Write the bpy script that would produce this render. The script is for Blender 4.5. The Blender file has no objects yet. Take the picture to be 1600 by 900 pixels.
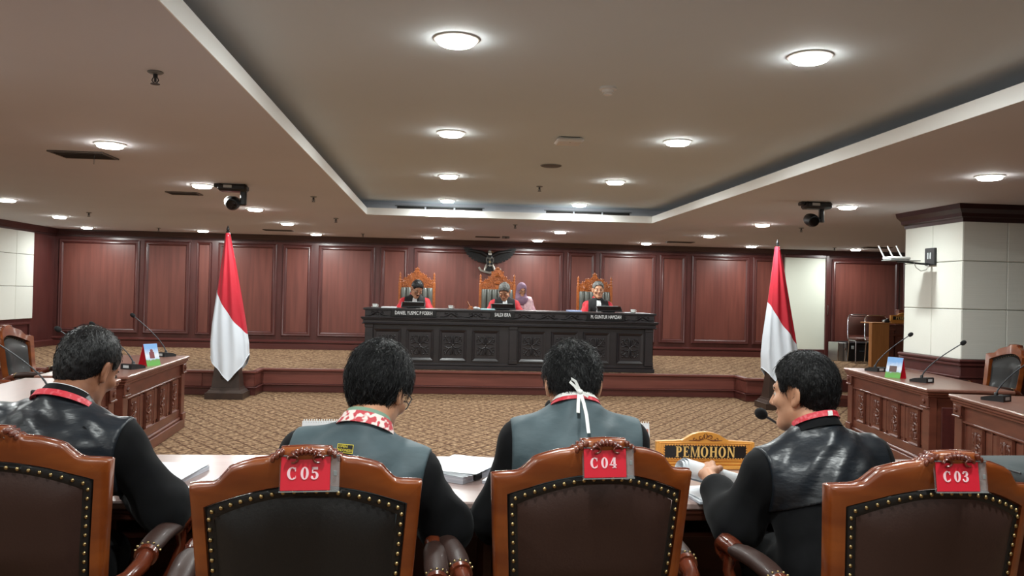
import bpy, math, random
import numpy as np
from mathutils import Vector, Matrix
random.seed(7)
rng = np.random.default_rng(11)
S = bpy.context.scene
C = S.collection
PI = math.pi
# ---------------------------------------------------------------- camera
FPX, VP, SL, HC = 1300.0, (691, 457), 0.023, 1.5
_Y = np.array([VP[0]-800, 450-VP[1], -FPX], float); _Y /= np.linalg.norm(_Y)
_Z = np.cross(np.array([1, -SL, 0.0]), _Y); _Z /= np.linalg.norm(_Z)
_X = np.cross(_Y, _Z)
RC = np.stack([_X, _Y, _Z])            # camera axes -> world
cam = bpy.data.cameras.new('camera')
cam.sensor_width = 36.0
cam.lens = FPX/1600*36
cam.clip_start = 0.05
cam.clip_end = 200
camo = bpy.data.objects.new('camera', cam)
C.objects.link(camo)
M4 = Matrix([[*RC[0], 0], [*RC[1], 0], [*RC[2], HC], [0, 0, 0, 1]])
camo.matrix_world = M4
S.camera = camo
# ---------------------------------------------------------------- world and exposure
w = bpy.data.worlds.new('world'); S.world = w
w.use_nodes = True
w.node_tree.nodes['Background'].inputs[0].default_value = (0.5, 0.5, 0.5, 1)
w.node_tree.nodes['Background'].inputs[1].default_value = 0.05
S.view_settings.view_transform = 'Standard'
S.view_settings.look = 'None'
S.view_settings.exposure = 0.0
S.view_settings.gamma = 1.0
S.view_settings.use_curve_mapping = False
S.cycles.max_bounces = 8
S.cycles.diffuse_bounces = 5
S.cycles.glossy_bounces = 3
S.cycles.transmission_bounces = 6
S.cycles.caustics_reflective = False
S.cycles.caustics_refractive = False
S.cycles.sample_clamp_indirect = 4.0
LAMP_W = 28.0            # watts of each ceiling downlight
LAMP_COL = (0.94, 1.0, 0.985)

# ---------------------------------------------------------------- mesh building
def rotz(a):
    c, s = math.cos(a), math.sin(a)
    return np.array([[c, -s, 0], [s, c, 0], [0, 0, 1.0]])
def rotx(a):
    c, s = math.cos(a), math.sin(a)
    return np.array([[1.0, 0, 0], [0, c, -s], [0, s, c]])
def roty(a):
    c, s = math.cos(a), math.sin(a)
    return np.array([[c, 0, s], [0, 1.0, 0], [-s, 0, c]])
def D(a): return math.radians(a)

class MB:
    def __init__(s): s.v = []; s.f = []; s.n = 0; s.mi = []
    def add(s, v, f, mi=0, R=None, t=None):
        v = np.asarray(v, float)
        if R is not None: v = v @ np.asarray(R).T
        if t is not None: v = v + np.asarray(t)
        s.v.append(v); n = s.n
        s.f += [tuple(i+n for i in q) for q in f]
        s.mi += [mi]*len(f)
        s.n += len(v)
        return s
    def box(s, c, d, b=0.0, R=None, mi=0, t=None):
        hx, hy, hz = d[0]/2, d[1]/2, d[2]/2
        b = min(b, hx*.9, hy*.9, hz*.9)
        if b <= 0:
            v = [(x*hx, y*hy, z*hz) for x in (-1, 1) for y in (-1, 1) for z in (-1, 1)]
            f = [(0, 1, 3, 2), (4, 6, 7, 5), (0, 4, 5, 1), (2, 3, 7, 6), (0, 2, 6, 4), (1, 5, 7, 3)]
        else:
            v = []; idx = {}
            for x in (-1, 1):
                for y in (-1, 1):
                    for z in (-1, 1):
                        for k in range(3):
                            p = [x*hx, y*hy, z*hz]
                            for m in range(3):
                                if m != k: p[m] -= (x, y, z)[m]*b
                            idx[x, y, z, k] = len(v); v.append(p)
            f = []
            for k in range(3):
                a, bb = [(1, 2), (2, 0), (0, 1)][k]
                for sg in (-1, 1):
                    q = []
                    for (u, w_) in ((-1, -1), (1, -1), (1, 1), (-1, 1)):
                        c3 = [0, 0, 0]; c3[k] = sg; c3[a] = u; c3[bb] = w_
                        q.append(idx[c3[0], c3[1], c3[2], k])
                    f.append(tuple(q if sg > 0 else q[::-1]))
            for k in range(3):      # edges parallel to axis k
                a, bb = [(1, 2), (2, 0), (0, 1)][k]
                for u in (-1, 1):
                    for w_ in (-1, 1):
                        def id_(sg, kk):
                            c3 = [0, 0, 0]; c3[k] = sg; c3[a] = u; c3[bb] = w_
                            return idx[c3[0], c3[1], c3[2], kk]
                        q = (id_(-1, a), id_(1, a), id_(1, bb), id_(-1, bb))
                        f.append(q if u*w_ < 0 else q[::-1])
            for x in (-1, 1):
                for y in (-1, 1):
                    for z in (-1, 1):
                        q = tuple(idx[x, y, z, k] for k in range(3))
                        f.append(q if x*y*z > 0 else q[::-1])
        v = np.array(v, float)
        if R is not None: v = v @ np.asarray(R).T
        v = v + np.array(c, float)
        return s.add(v, f, mi, t=t)
    def bb(s, x0, x1, y0, y1, z0, z1, b=0.0, mi=0):
        return s.box(((x0+x1)/2, (y0+y1)/2, (z0+z1)/2), (x1-x0, y1-y0, z1-z0), b, mi=mi)
    def tube(s, pts, r, n=8, mi=0, cap=True, flat=None, up=(0, 0, 1)):
        """sweep along pts; r scalar or list; flat=(a,b) for elliptical/ribbon section multipliers"""
        P = np.asarray(pts, float); m = len(P)
        r = np.full(m, r, float) if np.isscalar(r) else np.asarray(r, float)
        T = np.gradient(P, axis=0); T /= np.linalg.norm(T, axis=1)[:, None]+1e-12
        up = np.asarray(up, float)
        N = np.cross(T[0], up)
        if np.linalg.norm(N) < 1e-3: N = np.cross(T[0], (1, 0, 0))
        N /= np.linalg.norm(N)
        fa, fb = flat if flat else (1, 1)
        ang = np.arange(n)*2*PI/n + (PI/4 if n == 4 else 0)
        V = []
        for i in range(m):
            N = N - T[i]*np.dot(N, T[i]); N /= np.linalg.norm(N)+1e-12
            B = np.cross(T[i], N)
            V.append(P[i]+r[i]*(np.outer(np.cos(ang)*fa, N)+np.outer(np.sin(ang)*fb, B)))
        V = np.concatenate(V)
        f = [(i*n+j, i*n+(j+1) % n, (i+1)*n+(j+1) % n, (i+1)*n+j) for i in range(m-1) for j in range(n)]
        f = [q[::-1] for q in f]
        if cap: f += [tuple(range(n)), tuple((m-1)*n+j for j in range(n))[::-1]]
        return s.add(V, f, mi)
    def lathe(s, prof, n=16, c=(0, 0, 0), R=None, mi=0):
        m = len(prof); V = []
        for (r, z) in prof:
            for j in range(n):
                a = 2*PI*j/n; V.append((max(r, 1e-5)*math.cos(a), max(r, 1e-5)*math.sin(a), z))
        f = [(i*n+j, i*n+(j+1) % n, (i+1)*n+(j+1) % n, (i+1)*n+j) for i in range(m-1) for j in range(n)]
        f += [tuple(range(n))[::-1], tuple((m-1)*n+j for j in range(n))]
        V = np.array(V)
        if R is not None: V = V @ np.asarray(R).T
        return s.add(V+np.array(c, float), f, mi)
    def prism(s, poly, y0, y1, mi=0, axis='y'):
        """polygon (x,z) extruded along y"""
        n = len(poly)
        if axis == 'y': V = [(x, y0, z) for x, z in poly]+[(x, y1, z) for x, z in poly]
        elif axis == 'z': V = [(x, z, y0) for x, z in poly]+[(x, z, y1) for x, z in poly]
        else: V = [(y0, x, z) for x, z in poly]+[(y1, x, z) for x, z in poly]
        f = [(i, (i+1) % n, n+(i+1) % n, n+i) for i in range(n)]
        f += [tuple(range(n))[::-1], tuple(range(n, 2*n))]
        a = sum(poly[i][0]*poly[(i+1) % n][1]-poly[(i+1) % n][0]*poly[i][1] for i in range(n))
        flip = (a > 0) == (axis == 'y')
        if flip: f = [q[::-1] for q in f]
        return s.add(V, f, mi)
    def ball(s, c, r, n=10, m=6, R=None, mi=0):
        r = (r, r, r) if np.isscalar(r) else r
        V = [(0, 0, -1)]; 
        for i in range(1, m):
            t = -PI/2+PI*i/m
            V += [(math.cos(t)*math.cos(2*PI*j/n), math.cos(t)*math.sin(2*PI*j/n), math.sin(t)) for j in range(n)]
        V.append((0, 0, 1)); k = len(V)-1
        f = [(0, 1+(j+1) % n, 1+j) for j in range(n)]
        for i in range(m-2):
            o = 1+i*n
            f += [(o+j, o+(j+1) % n, o+n+(j+1) % n, o+n+j) for j in range(n)]
        o = 1+(m-2)*n
        f += [(o+j, o+(j+1) % n, k) for j in range(n)]
        V = np.array(V)*np.array(r)
        if R is not None: V = V @ np.asarray(R).T
        return s.add(V+np.array(c, float), f, mi)
    def grid(s, F, nu, nv, mi=0, closeu=False):
        V = [F(i/(nu-1 if not closeu else nu), j/(nv-1)) for j in range(nv) for i in range(nu)]
        w_ = nu if closeu else nu-1
        f = [(j*nu+i, j*nu+(i+1) % nu, (j+1)*nu+(i+1) % nu, (j+1)*nu+i) for j in range(nv-1) for i in range(w_)]
        return s.add(V, f, mi)
    def mesh(s, name, smooth=None):
        me = bpy.data.meshes.new(name)
        V = np.concatenate(s.v) if s.v else np.zeros((0, 3))
        me.from_pydata(V.tolist(), [], s.f)
        if any(s.mi): me.polygons.foreach_set('material_index', s.mi)
        fin(me, smooth)
        return me

def fin(me, smooth):
    if smooth is not None:
        me.polygons.foreach_set('use_smooth', [True]*len(me.polygons))
        if smooth < 180: me.set_sharp_from_angle(angle=math.radians(smooth))
    me.update()

def obj(name, mb, mat, parent=None, smooth=35, loc=None, rz=None, bevel=0, kind=None):
    me = mb if isinstance(mb, bpy.types.Mesh) else mb.mesh(name, smooth)
    if mat is not None and not me.materials:
        for m_ in (mat if isinstance(mat, (list, tuple)) else [mat]): me.materials.append(m_)
    o = bpy.data.objects.new(name, me); C.objects.link(o)
    if parent: o.parent = parent
    if loc is not None: o.location = loc
    if rz is not None: o.rotation_euler = (0, 0, rz)
    if bevel:
        b = o.modifiers.new('bevel', 'BEVEL'); b.width = bevel; b.segments = 2; b.limit_method = 'ANGLE'; b.angle_limit = D(40)
    if kind: o['kind'] = kind
    return o
def thing(name, label, cat, loc=(0, 0, 0), rz=0, group=None):
    o = bpy.data.objects.new(name, None); C.objects.link(o)
    o.empty_display_size = 0.1
    o.location = loc; o.rotation_euler = (0, 0, rz); o['label'] = label; o['category'] = cat
    if group: o['group'] = group
    return o
def tag(o, label, cat, group=None):
    o['label'] = label; o['category'] = cat
    if group: o['group'] = group
    return o
def struct(name, mb, mat, parent=None, smooth=30, loc=None):
    o = obj(name, mb, mat, parent, smooth, loc)
    if parent is None: o['kind'] = 'structure'
    return o
def copy_tree(o, parent=None):
    c = o.copy(); C.objects.link(c)
    if parent: c.parent = parent
    for ch in list(o.children): copy_tree(ch, c)
    return c

# ---------------------------------------------------------------- materials
def lin(c):
    return tuple(((x/255)/12.92 if x/255 <= .04045 else ((x/255+.055)/1.055)**2.4) for x in c)
MATS = {}
def mat(name, c, rough=.5, metal=0, c2=None, nscale=(8, 8, 8), nfac=1.0, detail=4, bump=0, bscale=None, coat=0, coat_r=.1,
        sheen=0, emit=0, trans=0, ior=1.5, spec=.5, ramp=(.35, .65), sss=0, rough2=None):
    if name in MATS: return MATS[name]
    m = bpy.data.materials.new(name); m.use_nodes = True
    nt = m.node_tree; b = nt.nodes['Principled BSDF']
    I = b.inputs
    c = lin(c); I['Base Color'].default_value = (*c, 1)
    I['Roughness'].default_value = rough; I['Metallic'].default_value = metal
    I['Coat Weight'].default_value = coat; I['Coat Roughness'].default_value = coat_r
    I['Sheen Weight'].default_value = sheen; I['IOR'].default_value = ior
    I['Specular IOR Level'].default_value = spec
    I['Transmission Weight'].default_value = trans
    if sss:
        I['Subsurface Weight'].default_value = sss; I['Subsurface Radius'].default_value = (.012, .004, .002)
        I['Subsurface Scale'].default_value = 1.0
    if emit:
        I['Emission Color'].default_value = (*c, 1); I['Emission Strength'].default_value = emit
    if c2 is not None or bump:
        tc = nt.nodes.new('ShaderNodeTexCoord'); mp = nt.nodes.new('ShaderNodeMapping')
        mp.inputs['Scale'].default_value = nscale
        nt.links.new(tc.outputs['Object'], mp.inputs[0])
        n = nt.nodes.new('ShaderNodeTexNoise'); n.inputs['Scale'].default_value = 1; n.inputs['Detail'].default_value = detail
        nt.links.new(mp.outputs[0], n.inputs['Vector'])
        if c2 is not None:
            r = nt.nodes.new('ShaderNodeValToRGB')
            r.color_ramp.elements[0].position = ramp[0]; r.color_ramp.elements[1].position = ramp[1]
            r.color_ramp.elements[0].color = (*c, 1); r.color_ramp.elements[1].color = (*lin(c2), 1)
            nt.links.new(n.outputs['Fac'], r.inputs[0]); nt.links.new(r.outputs[0], I['Base Color'])
        if rough2 is not None:
            mr = nt.nodes.new('ShaderNodeMapRange')
            mr.inputs['To Min'].default_value = rough; mr.inputs['To Max'].default_value = rough2
            nt.links.new(n.outputs['Fac'], mr.inputs[0]); nt.links.new(mr.outputs[0], I['Roughness'])
        if bump:
            src = n
            if bscale:
                mp2 = nt.nodes.new('ShaderNodeMapping'); mp2.inputs['Scale'].default_value = bscale
                nt.links.new(tc.outputs['Object'], mp2.inputs[0])
                src = nt.nodes.new('ShaderNodeTexNoise'); src.inputs['Scale'].default_value = 1; src.inputs['Detail'].default_value = 3
                nt.links.new(mp2.outputs[0], src.inputs['Vector'])
            bp = nt.nodes.new('ShaderNodeBump'); bp.inputs['Strength'].default_value = bump; bp.inputs['Distance'].default_value = .01
            nt.links.new(src.outputs['Fac'], bp.inputs['Height']); nt.links.new(bp.outputs[0], I['Normal'])
    MATS[name] = m
    return m

def carpet_mat(name='carpet', dark=(74, 51, 39), mid=(128, 100, 76), light=(178, 150, 119)):
    m = bpy.data.materials.new(name); m.use_nodes = True
    nt = m.node_tree; b = nt.nodes['Principled BSDF']; L = nt.links.new
    b.inputs['Roughness'].default_value = .95; b.inputs['Specular IOR Level'].default_value = .1
    def node(t, **k):
        n = nt.nodes.new('ShaderNode'+t)
        for a, v in k.items(): setattr(n, a, v)
        return n
    def math_(op, a, bb=None):
        n = node('Math', operation=op)
        for i, q in enumerate((a, bb)):
            if q is None: continue
            if isinstance(q, (int, float)): n.inputs[i].default_value = q
            else: L(q, n.inputs[i])
        return n.outputs[0]
    tc = node('TexCoord')
    nz0 = node('TexNoise'); nz0.inputs['Scale'].default_value = 9; nz0.inputs['Detail'].default_value = 2
    L(tc.outputs['Object'], nz0.inputs['Vector'])
    sx = node('SeparateXYZ'); L(tc.outputs['Object'], sx.inputs[0])
    wob = math_('MULTIPLY', math_('SUBTRACT', nz0.outputs['Fac'], .5), .16)
    x = math_('DIVIDE', sx.outputs[0], .20); y = math_('DIVIDE', sx.outputs[1], .30)
    def tri(e):      # distance to nearest integer line
        f = math_('FRACT', e); return math_('ABSOLUTE', math_('SUBTRACT', f, .5))
    a = tri(math_('ADD', math_('ADD', x, y), wob)); c_ = tri(math_('ADD', math_('SUBTRACT', x, y), wob))
    ln = math_('MAXIMUM', a, c_)                 # 0.5 on the lines
    ms = node('MapRange'); ms.inputs['From Min'].default_value = .41; ms.inputs['From Max'].default_value = .475
    L(ln, ms.inputs[0])
    # leaf strokes inside each diamond
    mp = node('Mapping'); mp.inputs['Scale'].default_value = (22, 50, 1); L(tc.outputs['Object'], mp.inputs[0])
    n1 = node('TexNoise'); n1.inputs['Scale'].default_value = 1; n1.inputs['Detail'].default_value = 3; L(mp.outputs[0], n1.inputs['Vector'])
    r = node('ValToRGB'); e = r.color_ramp.elements
    e[0].position = .38; e[0].color = (*lin(dark), 1); e[1].position = .62; e[1].color = (*lin(light), 1)
    k = e.new(.5); k.color = (*lin(mid), 1)
    L(n1.outputs['Fac'], r.inputs[0])
    mx = node('MixRGB'); mx.inputs[2].default_value = (*lin((70, 44, 32)), 1)
    fac = math_('MULTIPLY', ms.outputs[0], .8); L(fac, mx.inputs[0]); L(r.outputs[0], mx.inputs[1])
    L(mx.outputs[0], b.inputs['Base Color'])
    n2 = node('TexNoise'); n2.inputs['Scale'].default_value = 260; L(tc.outputs['Object'], n2.inputs['Vector'])
    bp = node('Bump'); bp.inputs['Strength'].default_value = .5; bp.inputs['Distance'].default_value = .006
    L(n2.outputs['Fac'], bp.inputs['Height']); L(bp.outputs[0], b.inputs['Normal'])
    MATS[name] = m
    return m

CARPET = carpet_mat()
WALLWOOD = mat('wall_wood', (94, 50, 43), .38, c2=(110, 61, 52), nscale=(14, 14, .9), coat=.12, coat_r=.3, detail=6)
WALLFRAME = mat('wall_frame_wood', (72, 35, 33), .35, c2=(82, 41, 38), nscale=(9, 9, 2), coat=.25, coat_r=.2)
CROWNWOOD = mat('crown_wood', (46, 23, 24), .35, c2=(54, 28, 28), nscale=(4, 9, 9), coat=.2, coat_r=.25)
DAISWOOD = mat('dais_wood', (100, 53, 45), .4, c2=(114, 62, 53), nscale=(1.5, 20, 20), coat=.15, coat_r=.3)
DAISDARK = mat('dais_dark_wood', (74, 34, 32), .35, c2=(84, 40, 36), nscale=(1.5, 20, 20), coat=.3, coat_r=.2)
EBONY = mat('ebony_wood', (22, 19, 23), .42, c2=(29, 24, 28), nscale=(2, 12, 12), coat=.35, coat_r=.25)
DESKWOOD = mat('desk_wood', (92, 48, 36), .4, c2=(110, 60, 45), nscale=(3, 3, 12), coat=.3, coat_r=.25)
FRONTTOP_GLARE = mat('front_desk_top_glare', (160, 136, 130), .3, c2=(168, 146, 140), nscale=(2, 14, 14), coat=.7, coat_r=.22)  # paler than the desk wood: glare on the top put into the base colour
DESKTOP = mat('desk_top_wood', (112, 72, 60), .34, c2=(126, 84, 70), nscale=(2, 14, 14), coat=.6, coat_r=.28)
CHAIRWOOD = mat('chair_wood', (110, 50, 16), .34, c2=(134, 68, 24), nscale=(4, 4, 16), coat=.5, coat_r=.12, detail=6)
ARMWOOD = mat('chair_arm_wood', (92, 38, 22), .25, c2=(108, 50, 28), nscale=(14, 14, 14), coat=.7, coat_r=.08)
LEATHER = mat('brown_leather', (54, 36, 31), .5, bump=.06, nscale=(160, 160, 160), coat=.03, spec=.3)
LEATHERB = mat('black_leather', (25, 24, 24), .48, bump=.06, nscale=(160, 160, 160), coat=.03, spec=.35)
LEATHERG = mat('grey_green_leather', (88, 90, 84), .38, bump=.05, nscale=(120, 120, 120), coat=.1)
BRASS = mat('brass', (180, 158, 112), .35, 1.0)
GOLDWOOD = mat('gold_wood', (206, 138, 52), .4, c2=(224, 160, 72), nscale=(3, 20, 20), coat=.3)
CARVEDGOLD = mat('carved_teak', (172, 96, 40), .38, c2=(140, 70, 28), nscale=(40, 40, 40), coat=.4, coat_r=.15)
OAK = mat('oak_veneer', (176, 118, 66), .45, c2=(160, 104, 56), nscale=(30, 30, 2), coat=.1)
BLACKPL = mat('black_plastic', (24, 25, 28), .42)
DARKGR = mat('dark_grey_plastic', (46, 50, 56), .45)
GREYPL = mat('grey_plastic', (120, 124, 124), .45)
WHITEPL = mat('white_plastic', (222, 224, 222), .4)
CHROME = mat('chrome', (205, 205, 208), .14, 1.0)
ALU = mat('aluminium', (190, 192, 190), .35, .9)
PAPER = mat('paper', (232, 236, 240), .7)
PAPERE = mat('paper_edges', (196, 200, 208), .8, c2=(160, 166, 178), nscale=(1, 1, 400))
REDCARD = mat('red_card', (206, 32, 52), .35, coat=.5, coat_r=.05)
PINKTXT = mat('pale_pink_print', (240, 205, 212), .5)
CEIL = mat('ceiling_paint', (208, 210, 216), .85, c2=(212, 214, 220), nscale=(.7, .7, .7))
CEILB = mat('bay_ceiling_paint', (205, 216, 221), .85, c2=(209, 220, 225), nscale=(.7, .7, .7))
CEILW = mat('ceiling_white_paint', (246, 248, 246), .7)
WHITEPANEL = mat('white_fabric_panel', (216, 218, 210), .85, c2=(221, 223, 215), nscale=(3, 160, 160), bump=.15, bscale=(260, 260, 8))
IVORY = mat('ivory_door_paint', (226, 230, 216), .5)
FLAGRED = mat('flag_red', (176, 10, 36), .65, sheen=.05, c2=(184, 14, 42), nscale=(6, 6, 6))
FLAGWHITE = mat('flag_white', (218, 226, 236), .6, sheen=.2)
SKIN = mat('skin', (200, 150, 120), .5, c2=(184, 132, 102), nscale=(14, 14, 14), spec=.35)
SKIND = mat('skin_tanned', (150, 102, 76), .5, c2=(132, 86, 62), nscale=(14, 14, 14), spec=.35)
HAIR = mat('black_hair', (12, 12, 13), .45, c2=(20, 20, 22), nscale=(70, 70, 20), spec=.35, bump=.5, bscale=(160, 160, 40))
HAIRG = mat('grey_hair', (122, 122, 118), .5, c2=(62, 62, 60), nscale=(60, 60, 30), bump=.4)
ROBE = mat('black_robe_cloth', (8, 9, 11), .85, sheen=.03, c2=(12, 13, 16), nscale=(18, 18, 18), spec=.2)
SATIN = mat('black_satin', (34, 40, 47), .36, c2=(20, 24, 29), nscale=(5, 5, 9), spec=.5, bump=.55, bscale=(11, 16, 26), detail=3)
GREYYOKE = mat('grey_yoke_cloth', (74, 90, 96), .6, c2=(58, 73, 79), nscale=(6, 6, 9), spec=.4, bump=.4, bscale=(9, 14, 22), detail=3)
REDROBE = mat('red_robe_cloth', (188, 16, 34), .65, sheen=.05)
VEST = mat('black_velvet', (15, 15, 19), .8, sheen=.2)
WHITECL = mat('white_cloth', (228, 230, 232), .8)
TROUSER = mat('dark_trousers', (22, 22, 26), .8)
SHOE = mat('black_shoe_leather', (16, 15, 15), .3)
EYEW = mat('eye_white', (225, 222, 215), .25)
EYED = mat('eye_iris', (32, 20, 14), .2)
LIP = mat('lip', (150, 98, 82), .5)
REDRIB = mat('red_ribbon', (206, 44, 60), .5, c2=(226, 120, 128), nscale=(60, 60, 60), ramp=(.5, .7))
BATIK = mat('red_white_batik', (196, 70, 78), .7, c2=(236, 222, 216), nscale=(46, 46, 60), detail=1, ramp=(.45, .52))
GREENCL = mat('green_shirt_cloth', (120, 150, 130), .8)
WHITERIB = mat('white_ribbon', (230, 232, 228), .6)
LILAC = mat('lilac_scarf', (146, 118, 140), .8, c2=(132, 104, 128), nscale=(20, 20, 20))
PINKPRINT = mat('pink_print_cloth', (214, 176, 180), .8, c2=(160, 110, 130), nscale=(50, 50, 50), detail=1)
LAMP = mat('lamp_diffuser', (255, 253, 246), .5, emit=55)
PLATE = mat('black_nameplate', (12, 13, 16), .3)
CLEAR = mat('clear_acrylic', (235, 238, 240), .06)
CLEAR.node_tree.nodes['Principled BSDF'].inputs['Alpha'].default_value = .07
EMBLEM = mat('dark_bronze', (30, 30, 32), .4, .6, c2=(44, 43, 42), nscale=(50, 50, 50))
EMBLEML = mat('pale_bronze', (150, 146, 138), .35, .7)
GLASSB = mat('black_screen', (8, 9, 11), .12)
SILVER = mat('silver_label', (188, 196, 198), .4)
VENTG = mat('vent_grey', (92, 86, 82), .6)
VENTD = mat('vent_dark', (38, 36, 35), .7)
YELLOW = mat('yellow_thread', (226, 206, 60), .6)
FOAM = mat('mic_foam', (14, 15, 17), .95)
BLUEF = mat('pale_blue_folder', (170, 186, 226), .6)
def calmat():
    m = bpy.data.materials.new('calendar_print'); m.use_nodes = True
    nt = m.node_tree; L = nt.links.new; b = nt.nodes['Principled BSDF']; b.inputs['Roughness'].default_value = .35
    tc = nt.nodes.new('ShaderNodeTexCoord'); sp = nt.nodes.new('ShaderNodeSeparateXYZ'); L(tc.outputs['Object'], sp.inputs[0])
    n = nt.nodes.new('ShaderNodeTexNoise'); n.inputs['Scale'].default_value = 30; L(tc.outputs['Object'], n.inputs['Vector'])
    ad = nt.nodes.new('ShaderNodeMath'); ad.operation = 'MULTIPLY_ADD'; ad.inputs[1].default_value = .05
    L(n.outputs['Fac'], ad.inputs[0]); L(sp.outputs[2], ad.inputs[2])
    mr = nt.nodes.new('ShaderNodeMapRange'); mr.inputs['From Max'].default_value = .2; L(ad.outputs[0], mr.inputs[0])
    r = nt.nodes.new('ShaderNodeValToRGB'); e = r.color_ramp.elements
    e[0].position = .30; e[0].color = (*lin((96, 170, 70)), 1); e[1].position = .95; e[1].color = (*lin((120, 170, 226)), 1)
    for p, c in ((.38, (110, 150, 80)), (.44, (190, 215, 240)), (.62, (225, 232, 244))):
        k = e.new(p); k.color = (*lin(c), 1)
    L(mr.outputs[0], r.inputs[0]); L(r.outputs[0], b.inputs['Base Color'])
    return m
CALPRINT = calmat()

# ---------------------------------------------------------------- text helpers
def text_mesh(body, h, ext=.001, align='CENTER'):
    cu = bpy.data.curves.new('print', 'FONT'); cu.body = body; cu.size = h/.73; cu.extrude = ext; cu.resolution_u = 3
    cu.align_x = align; cu.align_y = 'CENTER'
    o = bpy.data.objects.new('print', cu); C.objects.link(o)
    me = bpy.data.meshes.new_from_object(o); bpy.data.objects.remove(o)
    return me
def stand_text(name, body, h, matl, parent, loc, width=None, ext=.001, rx=PI/2, rz=0):
    me = text_mesh(body, h, ext); me.materials.clear(); me.materials.append(matl)
    co = np.zeros(len(me.vertices)*3); me.vertices.foreach_get('co', co); co = co.reshape(-1, 3)
    if width:
        k = width/max(1e-6, np.ptp(co[:, 0])); co[:, 0] *= k
    co = co @ rotx(rx).T @ rotz(rz).T
    me.vertices.foreach_set('co', co.ravel()); me.update()
    return obj(name, me, None, parent, None, loc)
def serif(mb, ch, x0, z0, h, y, th, bold=1.0):
    """draws one slab/serif capital at x0,z0 in the xz plane, extruded in y; returns advance"""
    tk, tn, sf = .17*bold, .07*bold, .055*bold
    def P(poly): mb.prism([(x0+a*h, z0+b*h) for a, b in poly], y, y+th)
    def R(a, b, c, d): P([(a, b), (c, b), (c, d), (a, d)])
    def stem(x, wd, lo=0, hi=1, bot=True, top=True):
        R(x, lo, x+wd, hi)
        e = .075
        if bot: R(x-e, lo, x+wd+e, lo+sf)
        if top: R(x-e, hi-sf, x+wd+e, hi)
    def arc(cx, cy, rx, ry, wx, wy, a0, a1, n=18):
        for i in range(n):
            t0, t1 = D(a0+(a1-a0)*i/n), D(a0+(a1-a0)*(i+1)/n)
            P([(cx+rx*math.cos(t0), cy+ry*math.sin(t0)), (cx+rx*math.cos(t1), cy+ry*math.sin(t1)),
               (cx+(rx-wx)*math.cos(t1), cy+(ry-wy)*math.sin(t1)), (cx+(rx-wx)*math.cos(t0), cy+(ry-wy)*math.sin(t0))])
    if ch == 'P':
        stem(.1, tk); R(.1+tk, 1-tn, .4, 1); R(.1+tk, .43, .4, .43+tn); arc(.4, .715, .3, .285, tk, tn, -90, 90); return .8
    if ch == 'E':
        stem(.1, tk, bot=True, top=True); R(.1+tk, 1-tn, .64, 1); R(.1+tk, 0, .68, tn); R(.1+tk, .48, .5, .48+tn)
        P([(.6, 1), (.64, 1), (.66, .76), (.62, .76)]); P([(.64, 0), (.68, 0), (.71, .26), (.67, .26)]); R(.47, .38, .51, .65); return .8
    if ch == 'M':
        stem(.08, tn); stem(.82, tk)
        P([(.06, 1), (.06+tk, 1), (.56, .02), (.5, .02)]); P([(.82, 1), (.88, 1), (.56, .02), (.5, .02)]); return 1.1
    if ch == 'O':
        arc(.47, .5, .42, .52, tk*1.05, tn*.9, 0, 360, 32); return .98
    if ch == 'H':
        stem(.1, tk); stem(.63, tk); R(.2, .47, .7, .47+tn); return .96
    if ch == 'N':
        stem(.1, tn, top=False); stem(.74, tn, bot=False); R(.02, 1-sf, .22, 1)
        P([(.08, 1), (.08+tk*1.1, 1), (.74+tn, 0), (.74+tn-tk*.7, 0)]); return .94
    if ch == 'C':
        arc(.47, .5, .42, .52, tk*1.1, tn*1.1, 48, 312, 26); R(.68, .66, .75, .98); R(.72, .1, .76, .3); return .92
    if ch == '0':
        arc(.36, .5, .33, .52, tk, tn*1.1, 0, 360, 28); return .76
    if ch == '3':
        arc(.32, .75, .28, .27, tk, tn*1.1, -90, 150); arc(.32, .27, .32, .29, tk, tn*1.1, -150, 90); R(.2, .47, .36, .55)
        mb.ball((x0+.12*h, y+th/2, z0+.8*h), (.09*h, th/2, .09*h)); mb.ball((x0+.1*h, y+th/2, z0+.2*h), (.09*h, th/2, .09*h)); return .74
    if ch == '4':
        R(.4, 0, .4+tk, 1); R(.28, 0, .7, sf); R(.02, .24, .72, .24+tn*1.2); P([(.02, .24), (.12, .24), (.5, 1), (.4, 1)]); return .78
    if ch == '5':
        R(.1, .52, .1+tn, 1); R(.1, 1-tk, .58, 1); arc(.3, .31, .34, .33, tk, tn*1.1, -150, 128)
        mb.ball((x0+.11*h, y+th/2, z0+.2*h), (.09*h, th/2, .09*h)); return .74
    return .5
def serif_word(body, h, th, bold=1.0, gap=.05):
    mb = MB(); x = 0
    for ch in body:
        if ch == ' ': x += .10*h; continue
        x += (serif(mb, ch, x, 0, h, 0, th, bold)+gap)*h
    for a in mb.v: a[:, 0] -= x/2
    return mb

# ---------------------------------------------------------------- sight lines: photograph point -> point on a real plane
def _ray(x, y): return RC @ np.array([x-800, 450-y, -FPX])
def onZ(x, y, z):
    r = _ray(x, y); t = (z-HC)/r[2]; return np.array([0, 0, HC])+r*t
def onY(x, y, Y):
    r = _ray(x, y); t = Y/r[1]; return np.array([0, 0, HC])+r*t
def onX(x, y, X):
    r = _ray(x, y); t = X/r[0]; return np.array([0, 0, HC])+r*t

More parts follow.
